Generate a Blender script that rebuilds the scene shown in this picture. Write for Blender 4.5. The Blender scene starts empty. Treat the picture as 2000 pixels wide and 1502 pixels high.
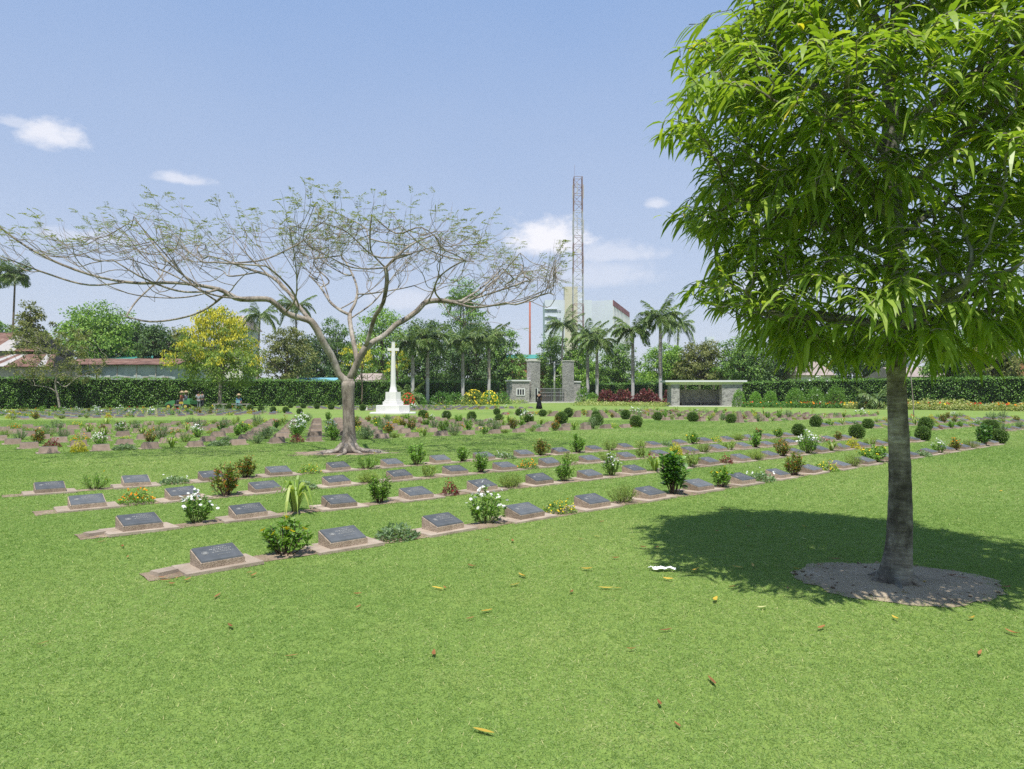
import bpy, bmesh, math, random
import numpy as np
from mathutils import Vector, Matrix, Euler

R = math.radians
rng = np.random.default_rng(7)
random.seed(7)
scene = bpy.context.scene
COL = scene.collection

# ------------------------------------------------------------------ camera
F = 1386.0; CAMH = 1.6; HORIZ = 766.0
TILT = math.atan((HORIZ - 751.0) / F)
cam_d = bpy.data.cameras.new('camera')
cam_d.sensor_fit = 'HORIZONTAL'; cam_d.sensor_width = 36.0; cam_d.lens = 36.0 * F / 2000.0
cam_d.clip_start = 0.05; cam_d.clip_end = 6000
cam = bpy.data.objects.new('camera', cam_d); COL.objects.link(cam)
cam.location = (0, 0, CAMH); cam.rotation_euler = (math.pi / 2 + TILT, 0, 0)
scene.camera = cam

# ------------------------------------------------------------------ sun, sky, exposure
SUN_EL = R(67); SUN_AZ = R(-176)          # azimuth of the sun measured clockwise from +Y (behind the camera)
sun_dir = Vector((math.cos(SUN_EL) * math.sin(SUN_AZ), math.cos(SUN_EL) * math.cos(SUN_AZ), math.sin(SUN_EL)))
sd = bpy.data.lights.new('sun', 'SUN'); sd.energy = 5.0; sd.angle = R(0.53); sd.color = (1.0, 0.955, 0.88)
sun = bpy.data.objects.new('sun', sd); COL.objects.link(sun)
sun.rotation_euler = (-sun_dir).to_track_quat('-Z', 'Y').to_euler(); sun.location = (0, -20, 60)

world = bpy.data.worlds.new('World'); scene.world = world; world.use_nodes = True
wn = world.node_tree; wn.nodes.clear()
def W(t, **k):
    n = wn.nodes.new(t)
    for a, b in k.items(): setattr(n, a, b)
    return n
def wmath(op, a, b=None, c=None, clamp=False):
    n = W('ShaderNodeMath', operation=op); n.use_clamp = clamp
    for i, v in enumerate((a, b, c)):
        if v is None: continue
        if isinstance(v, (int, float)): n.inputs[i].default_value = v
        else: wn.links.new(v, n.inputs[i])
    return n.outputs[0]
sky = W('ShaderNodeTexSky', sky_type='NISHITA'); sky.sun_disc = False
sky.sun_elevation = SUN_EL; sky.sun_rotation = SUN_AZ
sky.altitude = 20; sky.air_density = 1.0; sky.dust_density = 1.0; sky.ozone_density = 1.5
tc = W('ShaderNodeTexCoord'); sx = W('ShaderNodeSeparateXYZ'); wn.links.new(tc.outputs['Generated'], sx.inputs[0])
az = wmath('ARCTAN2', sx.outputs[0], sx.outputs[1]); el = wmath('ARCSINE', sx.outputs[2])
cv = W('ShaderNodeCombineXYZ'); wn.links.new(wmath('MULTIPLY', az, 1.0), cv.inputs[0]); wn.links.new(wmath('MULTIPLY', el, 1.5), cv.inputs[1])
nz = W('ShaderNodeTexNoise'); nz.inputs['Scale'].default_value = 34; nz.inputs['Detail'].default_value = 9; nz.inputs['Roughness'].default_value = .6
wn.links.new(cv.outputs[0], nz.inputs['Vector'])
nzv = wmath('MULTIPLY', wmath('SUBTRACT', nz.outputs[0], 0.5), 1.9)
nz2 = W('ShaderNodeTexNoise'); nz2.inputs['Scale'].default_value = 4.0; nz2.inputs['Detail'].default_value = 5
wn.links.new(cv.outputs[0], nz2.inputs['Vector'])
def pix_az(px, py): return math.atan2(px - 1000, F), math.atan2(HORIZ - py, math.hypot(F, px - 1000))
clouds = [(100, 268, 58, 38, .8, .8), (352, 350, 56, 17, .6, .8), (1070, 472, 112, 58, 1.0, .75), (1185, 498, 130, 34, .42, .8),
          (1160, 540, 170, 45, .36, .6), (1284, 397, 30, 15, .55, .8), (1400, 425, 52, 30, .6, .7), (30, 240, 60, 14, .4, 1.0),
          (185, 466, 95, 18, .38, 1.2), (800, 588, 110, 40, .38, .7), (1500, 560, 150, 30, .35, .9), (-250, 420, 160, 40, .5, 1.0)]
cl = [(*pix_az(a, b), c / F, d / F, o, k) for a, b, c, d, o, k in clouds]
cr = random.Random(3)
for k in range(12):                        # the same fair-weather puffs go on round the rest of the sky
    a_ = R(45 + k * 23 + cr.uniform(-8, 8)); cl.append((a_ if a_ < math.pi else a_ - 2 * math.pi, R(cr.uniform(8, 24)), cr.uniform(.04, .12), cr.uniform(.015, .035), cr.uniform(.4, .8), 1.0))
dens = None
for (a, e, wa, we, op, k) in cl:
    da = wmath('DIVIDE', wmath('SUBTRACT', az, a), wa)
    de = wmath('DIVIDE', wmath('SUBTRACT', el, e), we)
    de = wmath('MAXIMUM', de, wmath('MULTIPLY', de, -1.7))     # flatter underneath
    r2 = wmath('SQRT', wmath('ADD', wmath('MULTIPLY', da, da), wmath('MULTIPLY', de, de)))
    v = wmath('ADD', wmath('SUBTRACT', 1.0, r2), wmath('MULTIPLY', nzv, k))
    n = W('ShaderNodeMapRange', interpolation_type='SMOOTHSTEP'); wn.links.new(v, n.inputs[0])
    n.inputs[1].default_value = 0.0; n.inputs[2].default_value = .75; n.inputs[3].default_value = 0; n.inputs[4].default_value = op
    dens = n.outputs[0] if dens is None else wmath('MAXIMUM', dens, n.outputs[0])
pale = W('ShaderNodeMixRGB')                  # thin tropical haze over the whole dome, thickest towards the horizon
hr = W('ShaderNodeValToRGB'); e_ = hr.color_ramp.elements
while len(e_) < 4: e_.new(.5)
for q_, (p_, c_) in zip(e_, ((0.0, (.65, .70, .79)), (.14, (.50, .60, .80)), (.42, (.29, .445, .76)), (1.0, (.16, .30, .62)))): q_.position = p_; q_.color = (*c_, 1)
hz = W('ShaderNodeMapRange'); wn.links.new(wmath('ADD', el, wmath('MULTIPLY', wmath('SUBTRACT', nz2.outputs[0], .5), .10)), hz.inputs[0]); hz.inputs[1].default_value = 0; hz.inputs[2].default_value = 1.25
wn.links.new(hz.outputs[0], hr.inputs[0])
hm = W('ShaderNodeMixRGB'); hm.blend_type = 'MULTIPLY'; hm.inputs[0].default_value = 1; hm.inputs[2].default_value = (11.0, 11.0, 11.0, 1); wn.links.new(hr.outputs[0], hm.inputs[1])
pale.inputs[0].default_value = .8; wn.links.new(sky.outputs[0], pale.inputs[1]); wn.links.new(hm.outputs[0], pale.inputs[2])
mx = W('ShaderNodeMixRGB'); mx.inputs[2].default_value = (9.6, 9.6, 10.2, 1)
wn.links.new(dens, mx.inputs[0]); wn.links.new(pale.outputs[0], mx.inputs[1])
bg = W('ShaderNodeBackground'); bg.inputs[1].default_value = 0.075
wn.links.new(mx.outputs[0], bg.inputs[0])
wo = W('ShaderNodeOutputWorld'); wn.links.new(bg.outputs[0], wo.inputs[0])
vs = scene.view_settings; vs.view_transform = 'Standard'; vs.look = 'None'; vs.exposure = 0.42; vs.gamma = 1.0; vs.use_curve_mapping = False
cy = scene.cycles; cy.max_bounces = 7; cy.diffuse_bounces = 5; cy.glossy_bounces = 2; cy.transmission_bounces = 5; cy.transparent_max_bounces = 4
cy.use_denoising = False; cy.caustics_reflective = False; cy.caustics_refractive = False
cy.sample_clamp_indirect = 6

# ------------------------------------------------------------------ pixel -> place
_cf = Vector((0, math.cos(TILT), math.sin(TILT))); _cu = Vector((0, -math.sin(TILT), math.cos(TILT)))
def ray(px, py): return _cf + Vector(((px - 1000) / F, 0, 0)) + _cu * ((751 - py) / F)
def G(px, py):
    d = ray(px, py); t = -CAMH / d.z
    return Vector((d.x * t, d.y * t, 0))
def P(px, py, Y):
    d = ray(px, py); t = Y / d.y
    return Vector((d.x * t, Y, CAMH + d.z * t))
def X(px, Y): return (px - 1000) / F * Y
def Zp(py, Y): return P(1000, py, Y).z

# ------------------------------------------------------------------ materials
MATS = {}
def newmat(name):
    m = bpy.data.materials.new(name); m.use_nodes = True
    nt = m.node_tree; b = nt.nodes['Principled BSDF']; MATS[name] = m
    return m, nt, b
def nnode(nt, t, **k):
    n = nt.nodes.new(t)
    for a, b in k.items():
        if a in n.inputs: n.inputs[a].default_value = b
        else: setattr(n, a, b)
    return n
def ramp(nt, fac, stops):
    r = nt.nodes.new('ShaderNodeValToRGB'); e = r.color_ramp.elements
    while len(e) < len(stops): e.new(0.5)
    for el_, (p, c) in zip(e, stops):
        el_.position = p; el_.color = (*c, 1)
    nt.links.new(fac, r.inputs[0]); return r.outputs[0]
def noise(nt, scale, detail=4, rough=.55, coord='Object', stretch=None):
    n = nnode(nt, 'ShaderNodeTexNoise'); n.inputs['Scale'].default_value = scale; n.inputs['Detail'].default_value = detail; n.inputs['Roughness'].default_value = rough
    if coord == 'World': src = nt.nodes.new('ShaderNodeNewGeometry').outputs['Position']
    else: src = nt.nodes.new('ShaderNodeTexCoord').outputs[coord]
    if stretch:
        mp = nt.nodes.new('ShaderNodeMapping'); mp.inputs['Scale'].default_value = stretch; nt.links.new(src, mp.inputs[0]); src = mp.outputs[0]
    nt.links.new(src, n.inputs['Vector']); return n.outputs[0]
def mixc(nt, fac, a, b, mode='MIX'):
    n = nt.nodes.new('ShaderNodeMixRGB'); n.blend_type = mode
    for i, v in enumerate((fac, a, b)):
        if isinstance(v, (int, float)): n.inputs[i].default_value = v
        elif isinstance(v, tuple): n.inputs[i].default_value = (*v, 1)
        else: nt.links.new(v, n.inputs[i])
    return n.outputs[0]
def bump(nt, b, h, strength=.4, dist=.02):
    n = nt.nodes.new('ShaderNodeBump'); n.inputs['Strength'].default_value = strength; n.inputs['Distance'].default_value = dist
    nt.links.new(h, n.inputs['Height']); nt.links.new(n.outputs[0], b.inputs['Normal'])
LEAF_GAIN = {'hedge_leaf': 2.4, 'leaf_green': 1.8, 'leaf_grey': 1.65, 'leaf_olive': 1.65, 'ashoka_leaf': 1.72, 'sparse_leaf': 1.0, 'leaf_duranta': 1.1, 'leaf_variegated': 1.1, 'tree_leaf_dark': 2.2, 'tree_leaf_mid': 2.1, 'tree_leaf_bright': 2.0, 'tree_leaf_olive': 1.9, 'palm_leaf': 2.15, 'leaf_maroon': 1.2, 'leaf_croton': 1.25, 'box_leaf': 1.9, 'leaf_dark': 1.9, 'grass_blade': 1.13}
def leafmat(name, stops, transl=.35, rough=.5, spec=.25, objvar=.25, patch=0.0, pscale=.5, tcol=None):
    """foliage: colour by leaf (random per island), by object, light passing through the blade"""
    m, nt, b = newmat(name); gain = LEAF_GAIN.get(name, 1.0 if name.startswith(('petal', 'dry', 'grass', 'yellow')) else 1.45)
    stops = [(p_, tuple(min(.85, v_ * gain) for v_ in c_)) for p_, c_ in stops]
    g = nt.nodes.new('ShaderNodeNewGeometry'); oi = nt.nodes.new('ShaderNodeObjectInfo')
    f = g.outputs['Random Per Island']
    if patch:
        nn = noise(nt, pscale, 3, coord='World')
        mm = nnode(nt, 'ShaderNodeMath', operation='MULTIPLY_ADD'); nt.links.new(nn, mm.inputs[0]); mm.inputs[1].default_value = patch * 2; mm.inputs[2].default_value = -patch
        ad = nnode(nt, 'ShaderNodeMath', operation='ADD'); ad.use_clamp = True; nt.links.new(f, ad.inputs[0]); nt.links.new(mm.outputs[0], ad.inputs[1]); f = ad.outputs[0]
    c = ramp(nt, f, stops)
    hs = nt.nodes.new('ShaderNodeHueSaturation'); nt.links.new(c, hs.inputs['Color'])
    mr = nt.nodes.new('ShaderNodeMapRange'); nt.links.new(oi.outputs['Random'], mr.inputs[0]); mr.inputs[3].default_value = 1 - objvar; mr.inputs[4].default_value = 1 + objvar
    nt.links.new(mr.outputs[0], hs.inputs['Value'])
    nt.links.new(hs.outputs[0], b.inputs['Base Color']); b.inputs['Roughness'].default_value = rough; b.inputs['Specular IOR Level'].default_value = spec
    tr = nt.nodes.new('ShaderNodeBsdfTranslucent')
    tcn = mixc(nt, 1.0, hs.outputs[0], tcol or (1.25, 1.35, .55), 'MULTIPLY'); nt.links.new(tcn, tr.inputs[0])
    ms = nt.nodes.new('ShaderNodeMixShader'); ms.inputs[0].default_value = transl
    nt.links.new(b.outputs[0], ms.inputs[1]); nt.links.new(tr.outputs[0], ms.inputs[2])
    nt.links.new(ms.outputs[0], nt.nodes['Material Output'].inputs[0])
    return m
def objvary(nt, b, amt):
    lk = b.inputs['Base Color'].links[0]; src = lk.from_socket; oi = nt.nodes.new('ShaderNodeObjectInfo'); mr = nt.nodes.new('ShaderNodeMapRange'); nt.links.new(oi.outputs['Random'], mr.inputs[0]); mr.inputs[3].default_value = 1 - amt; mr.inputs[4].default_value = 1 + amt
    hs = nt.nodes.new('ShaderNodeHueSaturation'); nt.links.new(src, hs.inputs['Color']); nt.links.new(mr.outputs[0], hs.inputs['Value']); nt.links.new(hs.outputs[0], b.inputs['Base Color'])
def plain(name, col, rough=.7, spec=.3, var=.12, scale=6, bmp=0.0, bscale=40, metallic=0, coord='Object'):
    m, nt, b = newmat(name)
    n = noise(nt, scale, 5, coord=coord); lo = tuple(max(0, c * (1 - var)) for c in col); hi = tuple(c * (1 + var) for c in col)
    nt.links.new(ramp(nt, n, [(.3, lo), (.7, hi)]), b.inputs['Base Color'])
    b.inputs['Roughness'].default_value = rough; b.inputs['Specular IOR Level'].default_value = spec; b.inputs['Metallic'].default_value = metallic
    if bmp: bump(nt, b, noise(nt, bscale, 4, coord=coord), bmp, .01)
    return m

# ---- ground materials
m, nt, b = newmat('lawn')
big = noise(nt, .16, 5, coord='World'); mid = noise(nt, 1.7, 4, coord='World'); fine = noise(nt, 38, 3, .7, coord='World', stretch=(1, .6, 1)); fib = noise(nt, 9, 4, .7, coord='World')
c = ramp(nt, big, [(.32, (.130, .212, .047)), (.5, (.176, .257, .061)), (.68, (.236, .292, .085))])
c = mixc(nt, .5, c, ramp(nt, mid, [(.3, (.138, .218, .049)), (.55, (.178, .257, .062)), (.72, (.232, .285, .088))]))
c = mixc(nt, .55, c, ramp(nt, fine, [(.3, (.55, .60, .5)), (.5, (.97, .97, .95)), (.72, (1.3, 1.28, 1.25))]), 'MULTIPLY')
c = mixc(nt, .45, c, ramp(nt, fib, [(.3, (.75, .8, .7)), (.7, (1.2, 1.18, 1.15))]), 'MULTIPLY')
nt.links.new(c, b.inputs['Base Color']); b.inputs['Roughness'].default_value = .85; b.inputs['Specular IOR Level'].default_value = .12
bump(nt, b, fine, .7, .03)
m, nt, b = newmat('soil')
n1 = noise(nt, 5, 5, coord='World'); n2 = noise(nt, 70, 4, .7, coord='World')
c = ramp(nt, n1, [(.3, (.19, .135, .090)), (.55, (.30, .225, .160)), (.75, (.38, .30, .225))])
c = mixc(nt, .7, c, ramp(nt, n2, [(.3, (.5, .48, .46)), (.6, (1.1, 1.1, 1.1))]), 'MULTIPLY')
nt.links.new(c, b.inputs['Base Color']); b.inputs['Roughness'].default_value = .95; bump(nt, b, n2, .8, .02)
m, nt, b = newmat('sandy_soil')
n1 = noise(nt, 2.2, 5, coord='World'); n2 = noise(nt, 55, 5, .75, coord='World')
c = ramp(nt, n1, [(.3, (.33, .262, .175)), (.55, (.46, .375, .26)), (.8, (.55, .46, .335))])
c = mixc(nt, .6, c, ramp(nt, n2, [(.3, (.62, .6, .58)), (.65, (1.1, 1.1, 1.1))]), 'MULTIPLY')
nt.links.new(c, b.inputs['Base Color']); b.inputs['Roughness'].default_value = .95; bump(nt, b, n2, .9, .025)
# ---- stone
m, nt, b = newmat('pebble_concrete')
vo = nnode(nt, 'ShaderNodeTexVoronoi'); vo.inputs['Scale'].default_value = 95; tcn = nt.nodes.new('ShaderNodeTexCoord'); nt.links.new(tcn.outputs['Object'], vo.inputs['Vector'])
n1 = noise(nt, 9, 5); c = ramp(nt, vo.outputs['Color'], [(.15, (.24, .185, .135)), (.5, (.31, .245, .185)), (.85, (.40, .325, .25))])
c = mixc(nt, .5, c, ramp(nt, n1, [(.3, (.55, .5, .46)), (.65, (1.15, 1.12, 1.1))]), 'MULTIPLY')
nt.links.new(c, b.inputs['Base Color']); b.inputs['Roughness'].default_value = .9; bump(nt, b, vo.outputs['Distance'], .45, .006)
m, nt, b = newmat('footing_concrete')
n1 = noise(nt, 5, 5, coord='World'); n2 = noise(nt, 90, 4, .7)
c = ramp(nt, n1, [(.3, (.27, .215, .165)), (.6, (.365, .30, .235)), (.8, (.43, .37, .30))]); c = mixc(nt, .5, c, ramp(nt, n2, [(.3, (.6, .58, .56)), (.65, (1.1, 1.1, 1.1))]), 'MULTIPLY')
nt.links.new(c, b.inputs['Base Color']); b.inputs['Roughness'].default_value = .92; bump(nt, b, n2, .5, .01)
m, nt, b = newmat('marker_back')
n1 = noise(nt, 9, 5, coord='World'); n2 = noise(nt, 60, 3)
c = ramp(nt, n1, [(.3, (.20, .148, .112)), (.6, (.27, .205, .160)), (.8, (.33, .26, .21))]); c = mixc(nt, .4, c, ramp(nt, n2, [(.3, (.7, .7, .7)), (.65, (1.1, 1.1, 1.1))]), 'MULTIPLY')
nt.links.new(c, b.inputs['Base Color']); b.inputs['Roughness'].default_value = .9
m, nt, b = newmat('bronze_plaque')
n1 = noise(nt, 7, 5); n2 = noise(nt, 140, 3)
c = ramp(nt, n1, [(.3, (.078, .085, .090)), (.6, (.110, .118, .124)), (.8, (.165, .172, .175))]); nt.links.new(c, b.inputs['Base Color'])
b.inputs['Metallic'].default_value = .1; b.inputs['Roughness'].default_value = .5; b.inputs['Specular IOR Level'].default_value = .22; bump(nt, b, n2, .25, .003)
for q_, a_ in (('pebble_concrete', .22), ('bronze_plaque', .25), ('footing_concrete', .15), ('marker_back', .22)): objvary(MATS[q_].node_tree, MATS[q_].node_tree.nodes['Principled BSDF'], a_)
plain('bronze_relief', (.27, .27, .25), .5, .4, .3, 30, metallic=.2)
plain('white_stone', (.66, .645, .62), .75, .25, .05, 1.2, .15, 30)
m, nt, b = newmat('grey_masonry')
br = nnode(nt, 'ShaderNodeTexVoronoi'); br.feature = 'F1'; br.inputs['Scale'].default_value = 3.2; tcn = nt.nodes.new('ShaderNodeTexCoord')
mp = nt.nodes.new('ShaderNodeMapping'); mp.inputs['Scale'].default_value = (1, 1, 1.7); nt.links.new(tcn.outputs['Object'], mp.inputs[0]); nt.links.new(mp.outputs[0], br.inputs['Vector'])
ed = nnode(nt, 'ShaderNodeTexVoronoi'); ed.feature = 'DISTANCE_TO_EDGE'; ed.inputs['Scale'].default_value = 3.2; nt.links.new(mp.outputs[0], ed.inputs['Vector'])
c = ramp(nt, br.outputs['Color'], [(.2, (.20, .195, .185)), (.5, (.28, .27, .255)), (.8, (.35, .335, .315))])
c = mixc(nt, ramp(nt, ed.outputs['Distance'], [(.02, (1, 1, 1)), (.09, (0, 0, 0))]), c, (.36, .35, .33))
nt.links.new(c, b.inputs['Base Color']); b.inputs['Roughness'].default_value = .9; bump(nt, b, ed.outputs['Distance'], .8, .06)
plain('pale_render', (.62, .60, .55), .8, .2, .08, 1.5)
plain('white_paint', (.60, .61, .60), .6, .3, .04, 2)
plain('cream_fascia', (.62, .66, .42), .7, .2, .06, 2)
plain('dark_void', (.02, .022, .024), .9, .1)
plain('black_iron', (.03, .03, .032), .5, .4)
plain('grey_iron', (.22, .23, .23), .6, .4)
plain('brick_red', (.33, .145, .095), .9, .1, .2, 3)
plain('teal_roof', (.05, .24, .20), .6, .3, .15, 1)
plain('concrete_pole', (.42, .42, .40), .85, .2, .1, 2)
plain('red_oxide', (.30, .09, .05), .65, .3, .15, 1)
plain('building_white', (.52, .56, .62), .8, .2, .04, .2)
plain('building_cream', (.50, .47, .37), .8, .2, .05, .3)
plain('building_red', (.27, .10, .115), .7, .2, .1, .3)
plain('building_glass', (.24, .27, .32), .25, .5)
plain('mast_red', (.25, .17, .17), .6, .3, .1, .5)
plain('mast_white', (.42, .41, .42), .6, .3, .1, .5)
m, nt, b = newmat('rusted_iron')
n1 = noise(nt, .9, 6, .65); n2 = noise(nt, 14, 2, coord='Object', stretch=(1, .02, .02))
c = ramp(nt, n1, [(.28, (.075, .040, .030)), (.48, (.150, .075, .052)), (.62, (.215, .125, .090)), (.75, (.30, .25, .22))])
nt.links.new(c, b.inputs['Base Color']); b.inputs['Roughness'].default_value = .8
wv = nnode(nt, 'ShaderNodeTexWave'); wv.inputs['Scale'].default_value = 3.2; tcn = nt.nodes.new('ShaderNodeTexCoord'); nt.links.new(tcn.outputs['Object'], wv.inputs['Vector']); bump(nt, b, wv.outputs[0], .5, .04)
m, nt, b = newmat('weathered_wall')
n1 = noise(nt, .6, 6, .65); tcn = nt.nodes.new('ShaderNodeTexCoord'); sp = nt.nodes.new('ShaderNodeSeparateXYZ'); nt.links.new(tcn.outputs['Object'], sp.inputs[0])
ad = nnode(nt, 'ShaderNodeMath', operation='MULTIPLY_ADD'); nt.links.new(n1, ad.inputs[0]); ad.inputs[1].default_value = 1.3; nt.links.new(sp.outputs[2], ad.inputs[2])
c = ramp(nt, n1, [(.3, (.16, .18, .18)), (.5, (.33, .38, .38)), (.7, (.43, .47, .46))]); nt.links.new(c, b.inputs['Base Color']); b.inputs['Roughness'].default_value = .9
plain('tile_roof', (.30, .25, .23), .85, .2, .2, 1.5, .4, 4)
plain('zinc_sheet', (.36, .34, .32), .5, .5, .15, 1)
plain('blue_sheet', (.16, .38, .48), .6, .3)
plain('timber_grey', (.36, .33, .29), .85, .2, .2, 3)
plain('skin', (.30, .17, .11), .6, .3)
plain('black_cloth', (.012, .012, .014), .9, .1)
plain('grey_cloth', (.20, .21, .22), .9, .1)
plain('pale_cloth', (.30, .31, .34), .9, .1)
plain('blue_cloth', (.11, .21, .33), .9, .1)
plain('dark_cloth', (.05, .055, .07), .9, .1)
plain('orange_cloth', (.25, .09, .06), .9, .1)
plain('straw', (.34, .26, .16), .85, .1, .2, 20)
plain('hair', (.012, .010, .009), .6, .3)
plain('machine_green', (.055, .19, .065), .35, .5, .05)
plain('tyre_rubber', (.025, .025, .025), .85, .2)
plain('machine_yellow', (.45, .34, .05), .4, .5)
plain('machine_grey', (.20, .20, .21), .5, .4)
plain('chair_teal', (.16, .33, .34), .5, .4)
plain('paper_white', (.80, .80, .79), .7, .2, .03, 8)
# ---- bark
m, nt, b = newmat('ringed_bark')
n1 = noise(nt, 3.0, 6, .65, stretch=(1, 1, 5)); n2 = noise(nt, 22, 5, .7, stretch=(1, 1, 2.2)); n3 = noise(nt, 1.1, 4)
c = ramp(nt, n1, [(.30, (.085, .072, .058)), (.5, (.20, .178, .148)), (.68, (.33, .31, .27)), (.82, (.48, .46, .42))])
c = mixc(nt, .6, c, ramp(nt, n2, [(.3, (.45, .43, .4)), (.65, (1.2, 1.2, 1.2))]), 'MULTIPLY')
n4 = noise(nt, 5.0, 6, .65, stretch=(1, 1, .55)); c = mixc(nt, .85, c, ramp(nt, n4, [(.38, (.30, .28, .26)), (.5, (1, 1, 1)), (.66, (1.75, 1.75, 1.65))]), 'MULTIPLY'); c = mixc(nt, ramp(nt, n3, [(.5, (0, 0, 0)), (.7, (.6, .6, .6))]), c, (.20, .23, .205))
nt.links.new(c, b.inputs['Base Color']); b.inputs['Roughness'].default_value = .9; bump(nt, b, n1, .7, .03)
m, nt, b = newmat('pale_bark')
n1 = noise(nt, 2.0, 6, .65, stretch=(1, 1, .5)); n2 = noise(nt, 9, 5, .7, stretch=(1, 1, .35)); n3 = noise(nt, 30, 4)
c = ramp(nt, n1, [(.3, (.155, .125, .095)), (.5, (.27, .235, .195)), (.7, (.40, .37, .325))])
c = mixc(nt, .8, c, ramp(nt, n2, [(.36, (.34, .32, .30)), (.54, (1.05, 1.05, 1.05)), (.75, (1.3, 1.3, 1.28))]), 'MULTIPLY'); c = mixc(nt, .5, c, ramp(nt, n3, [(.35, (.55, .53, .5)), (.6, (1.1, 1.1, 1.1))]), 'MULTIPLY')
nt.links.new(c, b.inputs['Base Color']); b.inputs['Roughness'].default_value = .9; bump(nt, b, n2, .6, .03)
m, nt, b = newmat('twig_bark'); nt.links.new(ramp(nt, noise(nt, 1.3, 4), [(.3, (.145, .112, .085)), (.7, (.26, .215, .17))]), b.inputs['Base Color']); b.inputs['Roughness'].default_value = .9
plain('brown_bark', (.13, .10, .075), .9, .1, .35, 3, .5, 12)
m, nt, b = newmat('palm_trunk')
n1 = noise(nt, 1.5, 5, stretch=(1, 1, 3)); sp = nt.nodes.new('ShaderNodeSeparateXYZ'); tcn = nt.nodes.new('ShaderNodeTexCoord'); nt.links.new(tcn.outputs['Object'], sp.inputs[0])
c = ramp(nt, n1, [(.3, (.20, .155, .13)), (.55, (.31, .27, .24)), (.75, (.45, .43, .41))])
pt = nnode(nt, 'ShaderNodeMath', operation='LESS_THAN'); nt.links.new(sp.outputs[2], pt.inputs[0]); pt.inputs[1].default_value = 3.4   # trunk feet are lime-washed
c = mixc(nt, pt.outputs[0], c, mixc(nt, .55, c, (.52, .52, .52)))
nt.links.new(c, b.inputs['Base Color']); b.inputs['Roughness'].default_value = .9
# ---- leaves
leafmat('ashoka_leaf', [(0, (.095, .150, .020)), (.45, (.140, .200, .028)), (.8, (.190, .250, .042)), (.985, (.25, .29, .06)), (1, (.42, .33, .04))], .44, .40, .45, .0, tcol=(1.15, 1.25, .4))
leafmat('sparse_leaf', [(0, (.12, .16, .035)), (.6, (.19, .22, .05)), (1, (.26, .23, .08))], .4, .6, .15, 0, patch=.5, pscale=1.1)
leafmat('grass_blade', [(0, (.140, .236, .060)), (.5, (.203, .308, .092)), (.85, (.275, .365, .130)), (1, (.39, .42, .20))], .40, .6, .14, .08, patch=.75, pscale=.2, tcol=(1.2, 1.25, .6))
leafmat('tree_leaf_mid', [(0, (.030, .062, .012)), (.5, (.060, .115, .020)), (1, (.115, .175, .036))], .28, .5, .3, .12)
leafmat('tree_leaf_bright', [(0, (.045, .092, .014)), (.5, (.090, .165, .024)), (1, (.150, .220, .036))], .3, .5, .3, .12)
leafmat('tree_leaf_dark', [(0, (.015, .034, .012)), (.5, (.031, .062, .017)), (1, (.060, .098, .026))], .22, .5, .3, .12)
leafmat('tree_leaf_olive', [(0, (.050, .065, .020)), (.5, (.092, .108, .032)), (1, (.15, .15, .05))], .28, .55, .2, .12)
leafmat('cassia_leaf', [(0, (.070, .120, .020)), (.5, (.125, .190, .030)), (1, (.19, .25, .05))], .35, .5, .25, 0)
leafmat('yellow_blossom', [(0, (.44, .40, .03)), (.5, (.60, .55, .05)), (1, (.68, .65, .12))], .3, .6, .1, 0, tcol=(1.1, 1.0, .4))
leafmat('hedge_leaf', [(0, (.022, .056, .008)), (.5, (.046, .100, .014)), (1, (.090, .155, .026))], .25, .45, .35, .05)
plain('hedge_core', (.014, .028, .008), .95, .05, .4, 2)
leafmat('palm_leaf', [(0, (.033, .060, .015)), (.5, (.064, .100, .025)), (1, (.125, .155, .047))], .25, .4, .4, .18)
plain('crownshaft', (.10, .17, .05), .5, .4, .15, 2)
leafmat('leaf_green', [(0, (.045, .105, .014)), (.5, (.080, .165, .020)), (1, (.145, .235, .038))], .3, .42, .35, .2)
leafmat('leaf_dark', [(0, (.020, .060, .010)), (.5, (.042, .100, .015)), (1, (.085, .160, .026))], .28, .35, .45, .15)
leafmat('leaf_grey', [(0, (.060, .105, .050)), (.5, (.105, .160, .075)), (1, (.175, .225, .125))], .3, .5, .25, .15)
leafmat('leaf_olive', [(0, (.085, .130, .025)), (.5, (.135, .190, .038)), (1, (.20, .25, .06))], .3, .55, .2, .2)
leafmat('leaf_strap', [(0, (.095, .165, .026)), (.5, (.160, .240, .040)), (1, (.29, .33, .09))], .35, .4, .35, .15)
leafmat('leaf_croton', [(0, (.055, .115, .014)), (.55, (.115, .175, .024)), (.74, (.20, .19, .03)), (.86, (.30, .12, .025)), (.94, (.30, .06, .02)), (1, (.40, .30, .05))], .28, .45, .3, .15)
leafmat('leaf_maroon', [(0, (.060, .016, .020)), (.5, (.125, .030, .036)), (.85, (.21, .060, .060)), (1, (.24, .17, .10))], .3, .4, .35, .2)
leafmat('leaf_duranta', [(0, (.24, .27, .03)), (.5, (.42, .40, .03)), (1, (.60, .52, .05))], .35, .5, .2, .12)
leafmat('leaf_variegated', [(0, (.13, .20, .04)), (.5, (.34, .38, .12)), (1, (.55, .54, .26))], .35, .45, .3, .1)
leafmat('box_leaf', [(0, (.022, .050, .009)), (.5, (.050, .095, .016)), (1, (.105, .155, .034))], .22, .5, .3, .12)
leafmat('cover_leaf', [(0, (.11, .17, .04)), (.5, (.21, .27, .07)), (1, (.38, .42, .17))], .35, .5, .2, .0)
leafmat('petal_white', [(0, (.68, .69, .66)), (1, (.82, .82, .80))], .3, .6, .1, 0, tcol=(1, 1, 1))
leafmat('petal_orange', [(0, (.55, .13, .01)), (.5, (.68, .24, .012)), (1, (.75, .40, .02))], .3, .6, .1, .15, tcol=(1, .9, .6))
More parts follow.
